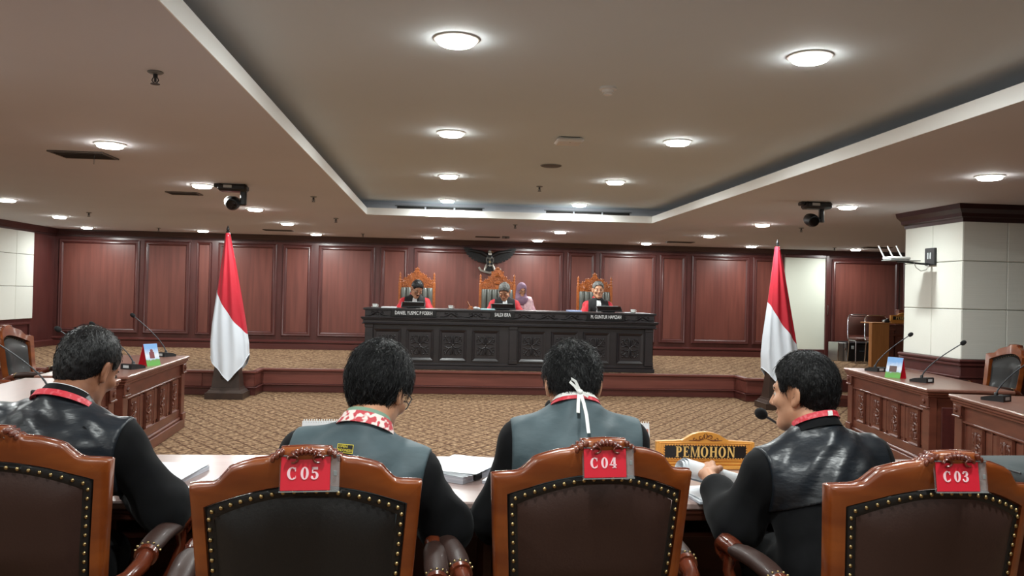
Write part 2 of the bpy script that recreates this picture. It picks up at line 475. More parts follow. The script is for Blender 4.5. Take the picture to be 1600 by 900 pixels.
# ---------------------------------------------------------------- room shell
X0, X1, Y0, Y1 = -7.3, 10.3, -4.0, 16.36
ZD, ZC, ZU = .3385, 2.53, 2.735           # dais floor, lower ceiling, raised ceiling
struct('floor', MB().bb(X0-.2, X1+.2, Y0-.2, Y1+.2, -.15, 0), CARPET)
HX0, HX1, HY0, HY1 = -1.04, 2.88, -2.6, 11.34   # the raised bay
ce = MB(); PK = .3
ox0, ox1, oy0, oy1 = HX0-PK, HX1+PK, HY0-PK, HY1+PK
for a in ((X0, ox0, Y0, Y1), (ox1, X1, Y0, Y1), (ox0, ox1, Y0, oy0), (ox0, ox1, oy1, Y1)):
    ce.bb(*a, ZC, ZU+.02)
for a in ((ox0, HX0-.006, oy0, oy1), (HX1+.006, ox1, oy0, oy1), (HX0-.006, HX1+.006, oy0, HY0-.006), (HX0-.006, HX1+.006, HY1+.006, oy1)):
    ce.bb(*a, ZC, ZC+.07)
ceil = struct('ceiling', ce, CEIL)
struct('bay_ceiling', MB().bb(X0, X1, Y0, Y1, ZU, ZU+.12), CEILB, ceil)
lip = MB(); LZ = ZC+.092
for a in ((HX0-.006, HX0, HY0-.006, HY1+.006), (HX1, HX1+.006, HY0-.006, HY1+.006), (HX0, HX1, HY0-.006, HY0), (HX0, HX1, HY1, HY1+.006)):
    lip.bb(*a, ZC-.001, LZ)
struct('cove_lip', lip, CEILW, ceil)

# back wall ----------------------------------------------------
wb = struct('wall_back', MB().bb(X0-.2, X1+.2, Y1, Y1+.15, 0, ZU), WALLFRAME)
def moulding(name, x0, x1, z0, z1, y, parent, wd=.06, dp=.035, m=WALLFRAME):
    """mitred picture-frame moulding standing proud of the wall (wall normal -y)"""
    mb = MB()
    prof = [(0, 0), (.0, .5), (.22, 1.0), (.5, .8), (.7, .95), (1, .25), (1, 0)]
    ring = []
    for (a, d) in prof:
        i = a*wd
        ring.append([(x0+i, y-d*dp, z0+i), (x1-i, y-d*dp, z0+i), (x1-i, y-d*dp, z1-i), (x0+i, y-d*dp, z1-i)])
    V = [p for r in ring for p in r]
    f = [(k*4+j, k*4+(j+1) % 4, (k+1)*4+(j+1) % 4, (k+1)*4+j) for k in range(len(prof)-1) for j in range(4)]
    mb.add(V, f)
    return obj(name, mb, m, parent, 30)
PANX = [(-7.22, -5.75), (-5.66, -4.81), (-4.69, -4.41), (-4.29, -3.19), (-3.08, -2.52), (-2.40, -1.32), (-1.21, -.67), (-.57, 2.38),
        (2.46, 3.03), (3.12, 4.25), (4.33, 4.87), (4.99, 6.18), (6.25, 6.80), (7.90, 9.33), (9.42, 10.2)]
for a, b in PANX:
    z0, z1 = .59, 2.355
    moulding('panel_moulding', a, b, z0, z1, Y1, wb, .085 if b-a > .4 else .05)
    k = .085 if b-a > .4 else .05
    obj('wall_panel', MB().bb(a+k, b-k, Y1-.012, Y1+.01, z0+k, z1-k), WALLWOOD, wb)
def profile_run(name, prof, a, b, mat_, parent=None, axis='x', sgn=-1, base=None, smooth=30):
    """moulding with cross-section prof [(out, z)] running from a to b"""
    mb = MB(); n = len(prof)
    if axis == 'x': V = [(a, base+sgn*o, z) for o, z in prof]+[(b, base+sgn*o, z) for o, z in prof]
    else: V = [(base+sgn*o, a, z) for o, z in prof]+[(base+sgn*o, b, z) for o, z in prof]
    f = [(i, (i+1) % n, n+(i+1) % n, n+i) for i in range(n)]+[tuple(range(n))[::-1], tuple(range(n, 2*n))]
    mb.add(V, f)
    return struct(name, mb, mat_, parent, smooth)
CROWN = [(0, 2.40), (.03, 2.40), (.035, 2.425), (.06, 2.43), (.075, 2.46), (.12, 2.50), (.13, 2.53), (0, 2.53)]
profile_run('trim_1', CROWN, X0, X1, CROWNWOOD, base=Y1)
BASEB = [(0, ZD), (.045, ZD), (.045, ZD+.105), (.02, ZD+.115), (.02, ZD+.125), (.05, ZD+.135), (.05, ZD+.155), (.015, ZD+.17), (0, ZD+.175)]
profile_run('baseboard_back', BASEB, X0, 6.86, DAISDARK, base=Y1)
b2 = profile_run('baseboard_back.001', BASEB, 7.78, X1, DAISDARK, base=Y1)
# ivory flush door between the panels
d1 = struct('door_1', MB().bb(6.88, 7.765, Y1-.03, Y1+.01, .515, 2.375, .004), IVORY)
fr = MB()
for a in ((6.82, 6.885, .34, 2.43), (7.76, 7.825, .34, 2.43)): fr.bb(a[0], a[1], Y1-.06, Y1, a[2], a[3], .006)
fr.bb(6.885, 7.76, Y1-.06, Y1, 2.372, 2.43, .006); fr.bb(6.885, 7.76, Y1-.05, Y1, .34, .518, .006)
obj('door_frame', fr, WALLFRAME, d1)
obj('door_handle', MB().bb(7.79, 7.815, Y1-.085, Y1-.06, 1.22, 1.42, .006), CHROME, d1)

# side and rear walls -----------------------------------------
wl = struct('wall_left', MB().bb(X0-.15, X0, Y0, Y1, 0, ZU), WALLFRAME)
def panel_grid(parent, axis, pos, sgn, cols, rows, m=WHITEPANEL, gap=.006, th=.03):
    for i in range(len(cols)-1):
        for j in range(len(rows)-1):
            a, b = sorted((cols[i], cols[i+1])); z0, z1 = rows[j], rows[j+1]
            mb = MB()
            p0, p1 = sorted((pos, pos+sgn*th))
            if axis == 'x': mb.bb(p0, p1, a+gap/2, b-gap/2, z0+gap/2, z1-gap/2, .006)
            else: mb.bb(a+gap/2, b-gap/2, p0, p1, z0+gap/2, z1-gap/2, .006)
            obj('fabric_panel', mb, m, parent)
panel_grid(wl, 'x', X0, 1, [15.5-.61*i for i in range(9)], [.87, 1.44, 2.0, 2.42])
panel_grid(wl, 'x', X0, 1, [10.62-2.4*i for i in range(7)], [.87, 2.42])
for k in range(10):
    a = 15.45-1.55*k
    mb = MB()
    for q in ((a-1.4, a-1.36, .47, .78), (a-.04, a, .47, .78)): mb.bb(X0, X0+.03, q[0], q[1], q[2], q[3], .006)
    for q in ((.44, .48), (.77, .81)): mb.bb(X0, X0+.03, a-1.4, a, q[0], q[1], .006)
    obj('wainscot_moulding', mb, WALLFRAME, wl)
profile_run('trim_2', CROWN, Y0, Y1, CROWNWOOD, base=X0, axis='y', sgn=1)
profile_run('baseboard_left', [(0, 0), (.04, 0), (.04, .44), (.02, .46), (0, .46)], Y0, Y1, DAISDARK, base=X0, axis='y', sgn=1)
wr = struct('wall_right', MB().bb(X1, X1+.15, Y0, Y1, 0, ZU), WALLFRAME)
panel_grid(wr, 'x', X1, -1, [15.9-2.4*i for i in range(9)], [.93, 1.95, 2.42])
profile_run('trim_3', CROWN, Y0, Y1, CROWNWOOD, base=X1, axis='y', sgn=-1)
wre = struct('wall_rear', MB().bb(X0, X1, Y0-.15, Y0, 0, ZU), WALLFRAME)
panel_grid(wre, 'y', Y0, 1, [X0+.4+2.4*i for i in range(8)], [.93, 1.95, 2.42])

# white panelled pillar ----------------------------------------
PX, PY, PY1, PX1 = 5.34, 8.16, 9.24, 6.95
pil = struct('pillar', MB().bb(PX+.03, PX1, PY+.03, PY1, 0, ZC), WHITEPANEL)
rows = [.93, 1.45, 1.95, 2.37]
yj = float(onX(1456, 440, PX)[1]); xj = float(onY(1574, 440, PY)[0])
panel_grid(pil, 'x', PX+.03, -1, [PY, yj, PY1], rows)
panel_grid(pil, 'y', PY+.03, -1, [PX, xj, xj+.62, PX1], rows)
sk = MB().bb(PX-.03, PX1, PY-.03, PY1+.02, 0, .93, .01)
sk.bb(PX-.05, PX1, PY-.05, PY1+.02, .86, .9, .012).bb(PX-.06, PX1, PY-.06, PY1+.02, .9, .935, .012).bb(PX-.06, PX1, PY-.06, PY1+.02, 0, .16, .012)
sk.bb(PX-.045, PX1, PY-.045, PY1+.02, .74, .76, .006)
obj('skirting', sk, WALLFRAME, pil)
cr = MB(); prof = [(-.02, 2.355), (.01, 2.355), (.015, 2.39), (.05, 2.405), (.06, 2.44), (.11, 2.48), (.125, 2.53), (-.02, 2.53)]
V = []
for o, z in prof: V += [(PX-o, PY1, z), (PX-o, PY-o, z), (PX1, PY-o, z)]
n = len(prof)
cr.add(V, [(i*3+j, i*3+j+1, ((i+1) % n)*3+j+1, ((i+1) % n)*3+j) for i in range(n) for j in (0, 1)]+[tuple(3*i for i in range(n)), tuple(3*i+2 for i in range(n))[::-1]])
obj('crown_moulding', cr, CROWNWOOD, pil, 30)

# dais ----------------------------------------------------------
YF, YJ = 12.37, 11.92       # main front and forward corners
JL, JR = -2.60, 4.50
dm = MB()
dm.bb(X0, X1, YF+.02, Y1, 0, ZD).bb(X0, JL, YJ+.02, YF+.02, 0, ZD).bb(JR, 4.95, YJ+.02, YF+.02, 0, ZD).bb(4.95, X1, YJ-.02, YF+.02, 0, ZD)
dais = struct('dais', dm, CARPET)
def dais_front(p, q):
    p = np.array(p, float); q = np.array(q, float); L = np.linalg.norm(q-p); d = (q-p)/L
    a = math.atan2(d[1], d[0]); R = rotz(a); c = (p+q)/2
    for nm, z0, z1, o, m_ in (('nosing', .308, ZD+.004, .045, DAISWOOD), ('riser_panel', .118, .31, .01, DAISWOOD), ('riser_moulding', .098, .12, .05, DAISDARK), ('plinth', 0, .1, .03, DAISDARK)):
        mb = MB(); mb.box((0, -o/2+.02, (z0+z1)/2), (L+o*2-.001, o+.04, z1-z0), .006, t=None)
        mb.v[0] = mb.v[0] @ R.T + np.array([c[0], c[1], 0])
        obj(nm, mb, m_, dais)
dais_front((X0+.05, YJ), (JL, YJ)); dais_front((JL, YJ), (JL, YF)); dais_front((JL, YF), (JR, YF))
dais_front((JR, YF), (JR, YJ)); dais_front((JR, YJ), (4.95, YJ))
# carpeted step on the right
st = MB().bb(4.95, X1, 11.47, YJ-.02, 0, .165)
stp = obj('carpet_step', st, CARPET, dais)
obj('step_riser', MB().bb(4.95, X1, YJ-.045, YJ-.02, .165, ZD+.004, .004), DAISDARK, dais)
obj('step_riser', MB().bb(4.95, X1, 11.445, 11.47, .11, .166, .004), DAISWOOD, dais)
obj('step_riser', MB().bb(4.95, X1, 11.45, 11.47, 0, .11, .004), DAISDARK, dais)
# raised square blocks on the left riser
for xa in (-3.62, -4.5, -5.4):
    obj('riser_block', MB().bb(xa, xa+.32, YJ-.03, YJ+.01, .122, .305, .006), DAISWOOD, dais)

# ---------------------------------------------------------------- ceiling fittings
def downlight(x, y, z, label):
    t = thing('downlight', label, 'ceiling light', (x, y, z))
    obj('trim_ring', MB().lathe([(.098, 0), (.112, 0), (.112, -.006), (.098, -.012), (.09, -.012), (.09, 0)], 24), WHITEPL, t, 40)
    obj('diffuser', MB().lathe([(.089, -.004), (.088, -.024), (.075, -.031), (.03, -.034), (.0, -.035)], 20), LAMP, t, 60)
    l = bpy.data.lights.new('lamp_light', 'AREA'); l.shape = 'DISK'; l.size = .15; l.energy = LAMP_W; l.color = LAMP_COL
    l.spread = D(180)
    lo = bpy.data.objects.new('lamp_light', l); C.objects.link(lo); lo.parent = t; lo.location = (0, 0, -.037)
ordn = ['nearest the camera', 'second away from the camera', 'third away from the camera', 'fourth, just before the bay end', 'fifth']
for i, yy in enumerate((4.05, 6.42, 8.79, 11.13)):
    for x, side in ((.04, 'left'), (1.82, 'right')):
        downlight(x, yy, ZU, f'round downlight in the raised ceiling bay, {side} row, {ordn[i]}')
rown = ['beside the big air vent', 'near the ceiling camera', 'beyond the ceiling camera', 'fourth along, over the dais edge']
for i, yy in enumerate((6.29, 8.63, 11.02, 13.28)):
    downlight(-2.44, yy, ZC, f'round downlight in the low ceiling left of the bay, {rown[i]}')
    downlight(4.33, yy, ZC, f'round downlight in the low ceiling right of the bay, {["before the white pillar", "beside the right ceiling camera", "beyond the right ceiling camera", "fourth along, over the dais edge"][i]}')
for x, s_ in ((.06, 'left of centre'), (1.88, 'right of centre')):
    downlight(x, 13.36, ZC, f'round downlight over the judges, {s_}, between bay and back wall')
downlight(-5.85, 13.24, ZC, 'round downlight over the far left corner, second from the back wall')
nm = ['leftmost', 'second from left', 'third from left', 'fourth from left', 'fifth from left', 'sixth from left', 'seventh from left', 'eighth from left']
for i, x in enumerate((-6.41, -4.37, -2.34, -.28, 1.77, 3.85, 5.91, 8.0)):
    downlight(x, 15.58, ZC, f'round downlight washing the back wall panelling, {nm[i]} in its row')
for x, lab in ((-2.44, 'left of the bay'), (4.33, 'right of the bay')):
    for yy, w_ in ((3.95, 'beside the front chairs'), (1.6, 'added fill over the camera position'), (-.75, 'added fill behind the camera')):  # last two rows are unseen, added to light the chairs
        if x < 0: downlight(x, yy, ZC, f'round downlight in the low ceiling {lab}, {w_}')
for x, lab in ((-5.4, 'along the left wall'), (7.6, 'along the right wall')):
    for yy, w_ in () if x > 0 else ((10.8, 'beyond the side desks'), (7.6, 'by the side desks'), (4.4, 'level with the front desk'), (1.2, 'level with the camera'), (-1.8, 'added fill at the rear')):  # rearmost lamp is unseen, added as fill behind the camera
        downlight(x, yy, ZC, f'round downlight in the low ceiling {lab}, {w_}')
for x, s_ in ((.04, 'left'), (1.82, 'right')):
    for yy, w_ in ((1.68, 'added fill over the camera'), (-.69, 'added fill behind the camera')):  # both rows lie out of view, added as fill for the chairs
        downlight(x, yy, ZU, f'round downlight in the raised ceiling bay, {s_} row, {w_}')

def sprinkler(x, y, z, label):
    t = thing('sprinkler', label, 'sprinkler', (x, y, z))
    obj('escutcheon', MB().lathe([(.036, 0), (.038, -.004), (.03, -.01), (.012, -.012)], 14), GREYPL, t, 40)
    m_ = MB().lathe([(.011, -.01), (.011, -.03), (.006, -.032), (.006, -.05)], 10)
    m_.tube([(.011, 0, -.03), (.016, 0, -.042), (.006, 0, -.056)], .0028, 5).tube([(-.011, 0, -.03), (-.016, 0, -.042), (-.006, 0, -.056)], .0028, 5)
    m_.lathe([(.022, -.058), (.022, -.061)], 12)
    obj('sprinkler_head', m_, DARKGR, t, 40)
for (px, py, z, lab) in ((243, 112, ZC, 'nearest the camera left of the bay'), (490, 307, ZC, 'left of the bay, beside its far half'), (525, 341, ZC, 'just left of the far bay corner'),
                         (139, 332, ZC, 'over the far left corner, nearer one'), (248, 356, ZC, 'over the left back wall panels'), (567, 365, ZC, 'near the back wall, left of centre'),
                         (805, 351, ZC, 'in the middle beyond the far bay lip'), (1252, 356, ZC, 'right of the bay below the ceiling camera'), (1304, 387, ZC, 'near the back wall above the ivory door'),
                         (843, 291, ZU, 'inside the raised bay near its far end')):
    p = onZ(px, py, z); sprinkler(p[0], p[1], z, f'small metal ceiling sprinkler {lab}')
def vent(x, y, z, sx, sy, label, n=7):
    t = thing('ceiling_vent', label, 'air vent', (x, y, z))
    f = MB(); e = .022
    for a in ((-sx/2, sx/2, -sy/2, -sy/2+e), (-sx/2, sx/2, sy/2-e, sy/2), (-sx/2, -sx/2+e, -sy/2+e, sy/2-e), (sx/2-e, sx/2, -sy/2+e, sy/2-e)): f.bb(*a, -.012, 0, .003)
    obj('vent_frame', f, VENTG, t)
    obj('vent_back', MB().bb(-sx/2+e, sx/2-e, -sy/2+e, sy/2-e, -.003, -.001), VENTD, t)
    for k in range(n):
        yy = -sy/2+e+(sy-2*e)*(k+.5)/n
        obj('slat', MB().box((0, yy, -.007), (sx-2*e, (sy-2*e)/n*.75, .003), R=rotx(.5)), VENTG, t)
    return t
v1 = vent(-2.86, 6.86, ZC, .42, .34, 'large grey square ceiling vent beside the near left downlight')
obj('pull_wire', MB().tube([(.12, -.1, -.012), (.12, -.1, -.09)], .0025, 5), VENTD, v1)
for px, py, lab, sx, sy in ((288, 301.5, 'grey ceiling vent before the left ceiling camera', .34, .25), (435, 359.5, 'thin dark ceiling vent left of the bay near the back wall', .5, .25), (1062, 378, 'thin dark ceiling vent right of the bay near the back wall', .5, .25),
                        (1370, 386.5, 'thin dark ceiling vent at far right near the back wall', .5, .25), (762, 370, 'thin dark ceiling vent above the eagle emblem', .45, .22)):
    p = onZ(px, py, ZC); vent(p[0], p[1], ZC, sx, sy, lab, 4)
p = onZ(778, 369, ZC)
t = thing('smoke_detector', 'small pale box detector on the ceiling right of the vent above the eagle', 'detector', (p[0]+.14, p[1], ZC))
obj('detector_body', MB().box((0, 0, -.02), (.13, .1, .04), .008), GREYPL, t); obj('detector_lens', MB().ball((0, -.05, -.03), .015), DARKGR, t)
p = onZ(950, 137, ZU)
t = thing('smoke_detector', 'round white smoke detector inside the raised ceiling bay', 'detector', (p[0], p[1], ZU))
obj('detector_base', MB().lathe([(.05, 0), (.052, -.012), (.046, -.016)], 20), WHITEPL, t, 40)
obj('detector_head', MB().lathe([(.036, -.012), (.034, -.03), (.026, -.033), (.026, -.042), (.02, -.046), (0, -.047)], 20), WHITEPL, t, 40)
p = onZ(889, 217, ZU)
t = thing('access_point', 'white rounded square wireless access point in the raised ceiling bay', 'access point', (p[0], p[1], ZU))
obj('access_point_body', MB().box((0, 0, -.022), (.21, .21, .034), .014), WHITEPL, t, 40); obj('mount_plate', MB().box((0, -.02, -.004), (.15, .13, .008), .002), DARKGR, t)
obj('status_light', MB().box((0, -.06, -.0395), (.008, .008, .002)), GREYPL, t)
p = onZ(861, 258.5, ZU)
t = thing('ceiling_speaker', 'flat round grey ceiling speaker in the raised bay beyond the access point', 'speaker', (p[0], p[1], ZU))
obj('speaker_grille', MB().lathe([(.095, 0), (.097, -.006), (.08, -.014), (0, -.016)], 24), VENTG, t, 40); obj('speaker_rim', MB().lathe([(.1, 0), (.103, -.004), (.097, -.009), (.094, -.006)], 24), GREYPL, t, 40)
yv = HY1+PK
for px0, px1, lab in ((619, 755, 'left'), (852, 985, 'right')):
    a, b = onY(px0, 327, yv)[0], onY(px1, 331, yv)[0]
    t = thing('slot_vent', f'long three-part slot air vent in the far wall of the bay, {lab} one', 'air vent', ((a+b)/2, yv, ZC+.13))
    L = b-a
    obj('vent_frame', MB().bb(-L/2-.015, L/2+.015, -.012, 0, -.04, -.026).bb(-L/2-.015, L/2+.015, -.012, 0, .026, .036), GREYPL, t)
    for k in range(3):
        obj('slot', MB().bb(-L/2+L/3*k+.012, -L/2+L/3*(k+1)-.012, -.006, -.001, -.025, .025), VENTD, t)
        obj('vane', MB().box((-L/2+L/3*(k+.5), -.008, -.005), (L/3-.03, .003, .02), R=rotx(.4)), VENTG, t)

# hanging pan-tilt cameras
def ptz(px, py, label, yaw, flip):
    p = onZ(px, py, ZC)
    t = thing('ceiling_camera', label, 'camera', (p[0], p[1], ZC), yaw)
    s = -1 if flip else 1
    obj('mount_body', MB().bb(-.16*1, .12, -.085, .085, -.075, -.002, .02).bb(-.2, -.15, -.05, .05, -.04, -.002, .008), BLACKPL, t, 40)
    obj('mount_plate', MB().bb(-.13, .09, -.07, .07, -.004, 0), WHITEPL, t)
    obj('label_plate', MB().bb(-.1, -.02, -.0875, -.085, -.045, -.018), SILVER, t)
    obj('yoke_arm', MB().bb(.05 if not flip else .01, .11 if not flip else .055, -.03, .03, -.21, -.06, .012), BLACKPL, t, 40)
    obj('arm_stripe', MB().bb(.052 if not flip else .054, .056 if not flip else .058, -.02, .02, -.19, -.08), WHITEPL, t)
    xh = -.02 if not flip else -.07
    obj('camera_head', MB().lathe([(.03, -.07), (.062, -.068), (.068, -.03), (.068, .03), (.055, .07), (.02, .075)], 20, (xh, 0, -.19), rotx(PI/2+.25) @ rotz(0)), BLACKPL, t, 40)
    obj('head_bracket', MB().bb(min(xh, .06), max(xh, .06), -.022, .022, -.212, -.168, .008), BLACKPL, t, 40)
    obj('lens', MB().lathe([(.04, .07), (.045, .082), (.02, .085), (0, .083)], 18, (xh, 0, -.19), rotx(PI/2+.25)), GLASSB, t, 40)
    if not flip:
        obj('white_dome', MB().ball((xh-.035, .015, -.175), (.055, .06, .06), 14, 9), WHITEPL, t, 60)
ptz(368, 288, 'black ceiling pan camera with white dome, left of the raised bay', .05, False)
ptz(1279, 316, 'black ceiling pan camera on a T arm, right of the raised bay', -.03, True)

# ================================================================ armchair with carved crest (prototype)
E_B = .085
XF = [0, .10, .20, .205, .245, .25, .29, .295, .42, .58, .63, .68, .73, .78, .88, .985, 1.0]
ZF = [.108, .107, .105, .096, .095, .087, .086, .080, .075, .060, .052, .034, .018, .009, .005, .0, -.004]
def hw(z): return .2875-.0675*(1.012-np.clip(z, .4, 1.012))
def yb(x, z): return -.262-.16*(z-.45)-E_B*(1-np.clip((x/.2875)**2, 0, 1))*np.clip((z-.40)/.35, .25, 1)
def outline(inset=0.0, inner=False):
    pts = []
    if not inner:
        xs = [-f for f in XF[::-1]]+XF[1:]; zs = ZF[::-1]+ZF[1:]
        top = [(a*.2875, 1.012+b) for a, b in zip(xs, zs)]
        t = np.linspace(0, 1, 49); k = np.linspace(0, 1, len(top))
        top = list(zip(np.interp(t, k, [p[0] for p in top]), np.interp(t, k, [p[1] for p in top])))
        zlo = .44; ins = 0
    else:
        ins = .037+inset
        t = np.linspace(-1, 1, 49)
        zt = 1.022-.066*np.abs(t)**1.9-inset
        wt = .2875-ins-.004
        top = [(a*wt, b) for a, b in zip(t, zt)]
        zlo = .50+inset
    zl = np.linspace(zlo, top[0][1], 13)[:-1]
    L = [(-(hw(z)-ins), z) for z in zl]
    Rr = [(-x, z) for x, z in L[::-1]]
    bot = [(x, zlo) for x in np.linspace(hw(zlo)-ins, -(hw(zlo)-ins), 12)[1:-1]]
    return np.array(L+top+Rr+bot)
def make_armchair(label):
    t = thing('armchair', label, 'chair')
    O = outline(); I = outline(inner=True); n = len(O); th = .05
    prof = [(0, .014), (.06, .002), (.3, 0), (.85, -.002), (.97, .004), (1, .012), (1, th-.012), (.96, th), (.06, th), (0, th-.012)]
    V = []
    for a, dy in prof:
        Q = I*(1-a)+O*a
        V.append(np.column_stack([Q[:, 0], yb(Q[:, 0], Q[:, 1])+dy, Q[:, 1]]))
    m = len(prof)
    f = [(i*n+j, ((i+1) % m)*n+j, ((i+1) % m)*n+(j+1) % n, i*n+(j+1) % n) for i in range(m) for j in range(n)]
    obj('back_frame', MB().add(np.concatenate(V), f), CHAIRWOOD, t, 50)
    # upholstery, rear skin and front cushion
    I2 = outline(.024, True)
    def band(off0, off1, off2):
        V = [np.column_stack([Q[:, 0], yb(Q[:, 0], Q[:, 1])+o, Q[:, 1]]) for Q, o in ((I, off0), (I*.6+I2*.4, off1), (I2, off2))]
        return MB().add(np.concatenate(V), [(i*n+j, i*n+(j+1) % n, (i+1)*n+(j+1) % n, (i+1)*n+j) for i in range(2) for j in range(n)])
    obj('edge_band', band(.012, .004, .010), LEATHERB, t, 60)
    def pad(sign, base, bulge):
        def F(u, v):
            s = u*2-1
            wt = .2875-.037-.024-.004
            zt = 1.022-.066*abs(s)**1.9-.024; zb = .524
            z = zb+(zt-zb)*v
            x = s*(hw(z)-.037-.024)
            e = min(1-abs(s), v*1.6, (1-v)*1.6)
            b = bulge*(1-(1-min(1, e/.35))**2.2)
            return (x, yb(x, z)+base+sign*b, z)
        return MB().grid(F, 27, 25)
    obj('back_upholstery', pad(-1, .010, .02), LEATHER, t, 180)
    obj('back_cushion', pad(1, th-.008, .05), LEATHERB, t, 180)
    # nails along the band
    Q = I*.55+I2*.45
    Q = np.vstack([Q, Q[:1]]); d = np.concatenate([[0], np.cumsum(np.linalg.norm(np.diff(Q, axis=0), axis=1))])
    s_ = np.arange(0, d[-1], .0262)
    xs, zs = np.interp(s_, d, Q[:, 0]), np.interp(s_, d, Q[:, 1])
    nm = MB()
    for x, z in zip(xs, zs): nm.ball((x, float(yb(x, z))+.003, z), (.0058, .0045, .0058), 7, 5)
    o = obj('nail_trim', nm, BRASS, t, 180); o['kind'] = 'stuff'
    # carved crest
    cv = MB(); yc = float(yb(0, 1.13)); dz = -.022
    for k in range(-3, 4):
        a = k*.30
        cv.ball((math.sin(a)*.036, yc+.012, 1.119+dz+.013*math.cos(a)), (.0075, .02, .010), 8, 6, roty(a))
    for sg in (-1, 1):
        cv.tube([(sg*(.012+.03*math.sin(q)+.006*q), yc+.012, 1.118+dz+.010*math.cos(q*1.5)) for q in np.linspace(0, 2.4, 9)], [.007-.0004*i for i in range(9)], 6)
        cv.tube([(sg*(.03+.012*math.cos(q)), yc-.002, 1.116+dz+.009*math.sin(q)) for q in np.linspace(0, 5, 10)], [.0052-.0003*i for i in range(10)], 6)
        for k, (xx, zz) in enumerate(((.056, 1.108), (.067, 1.10), (.078, 1.091))):
            cv.box((sg*xx, float(yb(xx, zz))+.022, zz), (.011, .062-.004*k, .016), .003, roty(-sg*.25))
    obj('crest_carving', cv, ARMWOOD, t, 60)
    mo = MB()        # rounded moulding along the crest edge
    tp = O[12:61]
    mo.tube([(x, float(yb(x, z))+th*.55, z-.002) for x, z in tp[1:-1]], .0055, 6)
    obj('crest_moulding', mo, ARMWOOD, t, 60)
    for sg in (-1, 1):
        a = thing('arm', '', '', (0, 0, 0)); del a['label']; del a['category']; a.parent = t
        y0 = float(yb(.26, .66))
        P = [(sg*.255, y0+.03, .640), (sg*.285, y0+.012, .640), (sg*.32, y0+.035, .652), (sg*.342, y0+.08, .674), (sg*.345, y0+.125, .69)]
        obj('arm_bracket', MB().tube(P, [.021, .022, .024, .026, .027], 10), ARMWOOD, a, 60); w_ = MB()
        obj('arm_collar', MB().tube([(sg*.345, y0+.118, .688), (sg*.346, y0+.135, .692)], [.034, .034], 14), ARMWOOD, a, 60)
        fr_ = [(sg*.362, .10, .698), (sg*.364, .15, .70), (sg*.365, .20, .698), (sg*.365, .228, .682), (sg*.365, .226, .66), (sg*.365, .205, .652), (sg*.365, .195, .666)]
        w_.tube(fr_, [.03, .032, .031, .028, .024, .018, .012], 10)
        for q in range(5): w_.tube([(sg*.365+(q-2)*.009, .13, .724-.002*abs(q-2)), (sg*.365+(q-2)*.009, .20, .722-.002*abs(q-2)), (sg*.365+(q-2)*.008, .245, .69)], .0045, 5)
        obj('arm_scroll', w_, ARMWOOD, a, 60)
        obj('arm_post', MB().tube([(sg*.364, .15, .68), (sg*.368, .165, .62), (sg*.345, .14, .54), (sg*.315, .12, .47), (sg*.295, .13, .42)], [.022, .018, .02, .024, .026], 10), ARMWOOD, a, 60)
        pd = MB(); Y = np.linspace(y0+.13, .11, 12)
        r_ = .036*np.sqrt(np.clip(1-np.abs(np.linspace(-1, 1, 12))**8, .75, 1))
        pd.tube([(sg*(.345+.017*(i/11)), y, .7+.012*math.sin(PI*i/11)) for i, y in enumerate(Y)], r_, 16, flat=(1.0, .72))
        obj('arm_pad', pd, LEATHER, a, 180)
        an = MB()
        for q in np.linspace(.15, PI-.15, 7): an.ball((sg*.346+.036*math.cos(q), y0+.139, .697+.027*math.sin(q)), .0045, 6, 4)
        o = obj('arm_nails', an, BRASS, a, 180); o['kind'] = 'stuff'
    obj('seat_cushion', MB().box((0, -.01, .455), (.56, .52, .09), .035), LEATHERB, t, 60)
    rl = MB().bb(-.29, .29, .22, .26, .35, .42, .008).bb(-.25, .25, -.285, -.25, .35, .45, .008)
    for sg in (-1, 1): rl.tube([(sg*.27, .24, .385), (sg*.245, -.26, .385)], .035, 4, flat=(.6, 1.2))
    obj('seat_rail', rl, ARMWOOD, t)
    for sg in (-1, 1):
        obj('leg', MB().tube([(sg*.27, .23, .40), (sg*.295, .255, .31), (sg*.28, .245, .18), (sg*.262, .235, .07), (sg*.275, .255, .02), (sg*.275, .26, 0)], [.036, .036, .025, .018, .024, .026], 10), ARMWOOD, t, 60)
        obj('leg', MB().tube([(sg*.235, -.262, .46), (sg*.235, -.265, .3), (sg*.235, -.30, .1), (sg*.235, -.335, 0)], [.026, .026, .022, .02], 8), ARMWOOD, t, 60)
    return t
FC = 'armchairs at the front desk'
chair0 = make_armchair('wooden armchair with black leather back carrying the red C05 card')
chair0['group'] = FC
CH = {}
def place_chair(loc, rz, label, group, lea=LEATHER):
    c = copy_tree(chair0) if CH else chair0
    CH[label] = c
    c.location = (*loc, 0); c.rotation_euler = (0, 0, rz); c['label'] = label; c['group'] = group
    if lea:
        for ch in c.children:
            if ch.name.split('.')[0] == 'back_upholstery':
                ch.material_slots[0].link = 'OBJECT'; ch.material_slots[0].material = lea
    return c
c05 = place_chair((-.356, 2.485), D(5), 'wooden armchair with blackish leather back carrying the red C05 card', FC, LEATHERB)
c04 = place_chair((.397, 2.63), D(6), 'wooden armchair with brown leather back carrying the red C04 card', FC)
c03 = place_chair((1.318, 2.485), D(1), 'wooden armchair with brown leather back carrying the red C03 card', FC)
c06 = place_chair((-1.225, 2.745), D(4), 'wooden armchair with brown leather back cut off by the left picture edge', FC)
SC = 'armchairs behind the side desks'
place_chair((-3.47, 7.82), D(-88), 'dark armchair seen from the front behind the left side desk', SC)
place_chair((-3.62, 6.55), D(-92), 'armchair of which one arm shows behind the nearer left desk', SC)
place_chair((5.19, 7.74), D(87), 'dark armchair seen from the front before the white pillar', SC)
place_chair((4.86, 6.3), D(90), 'armchair of which one arm shows behind the nearer right desk', SC)

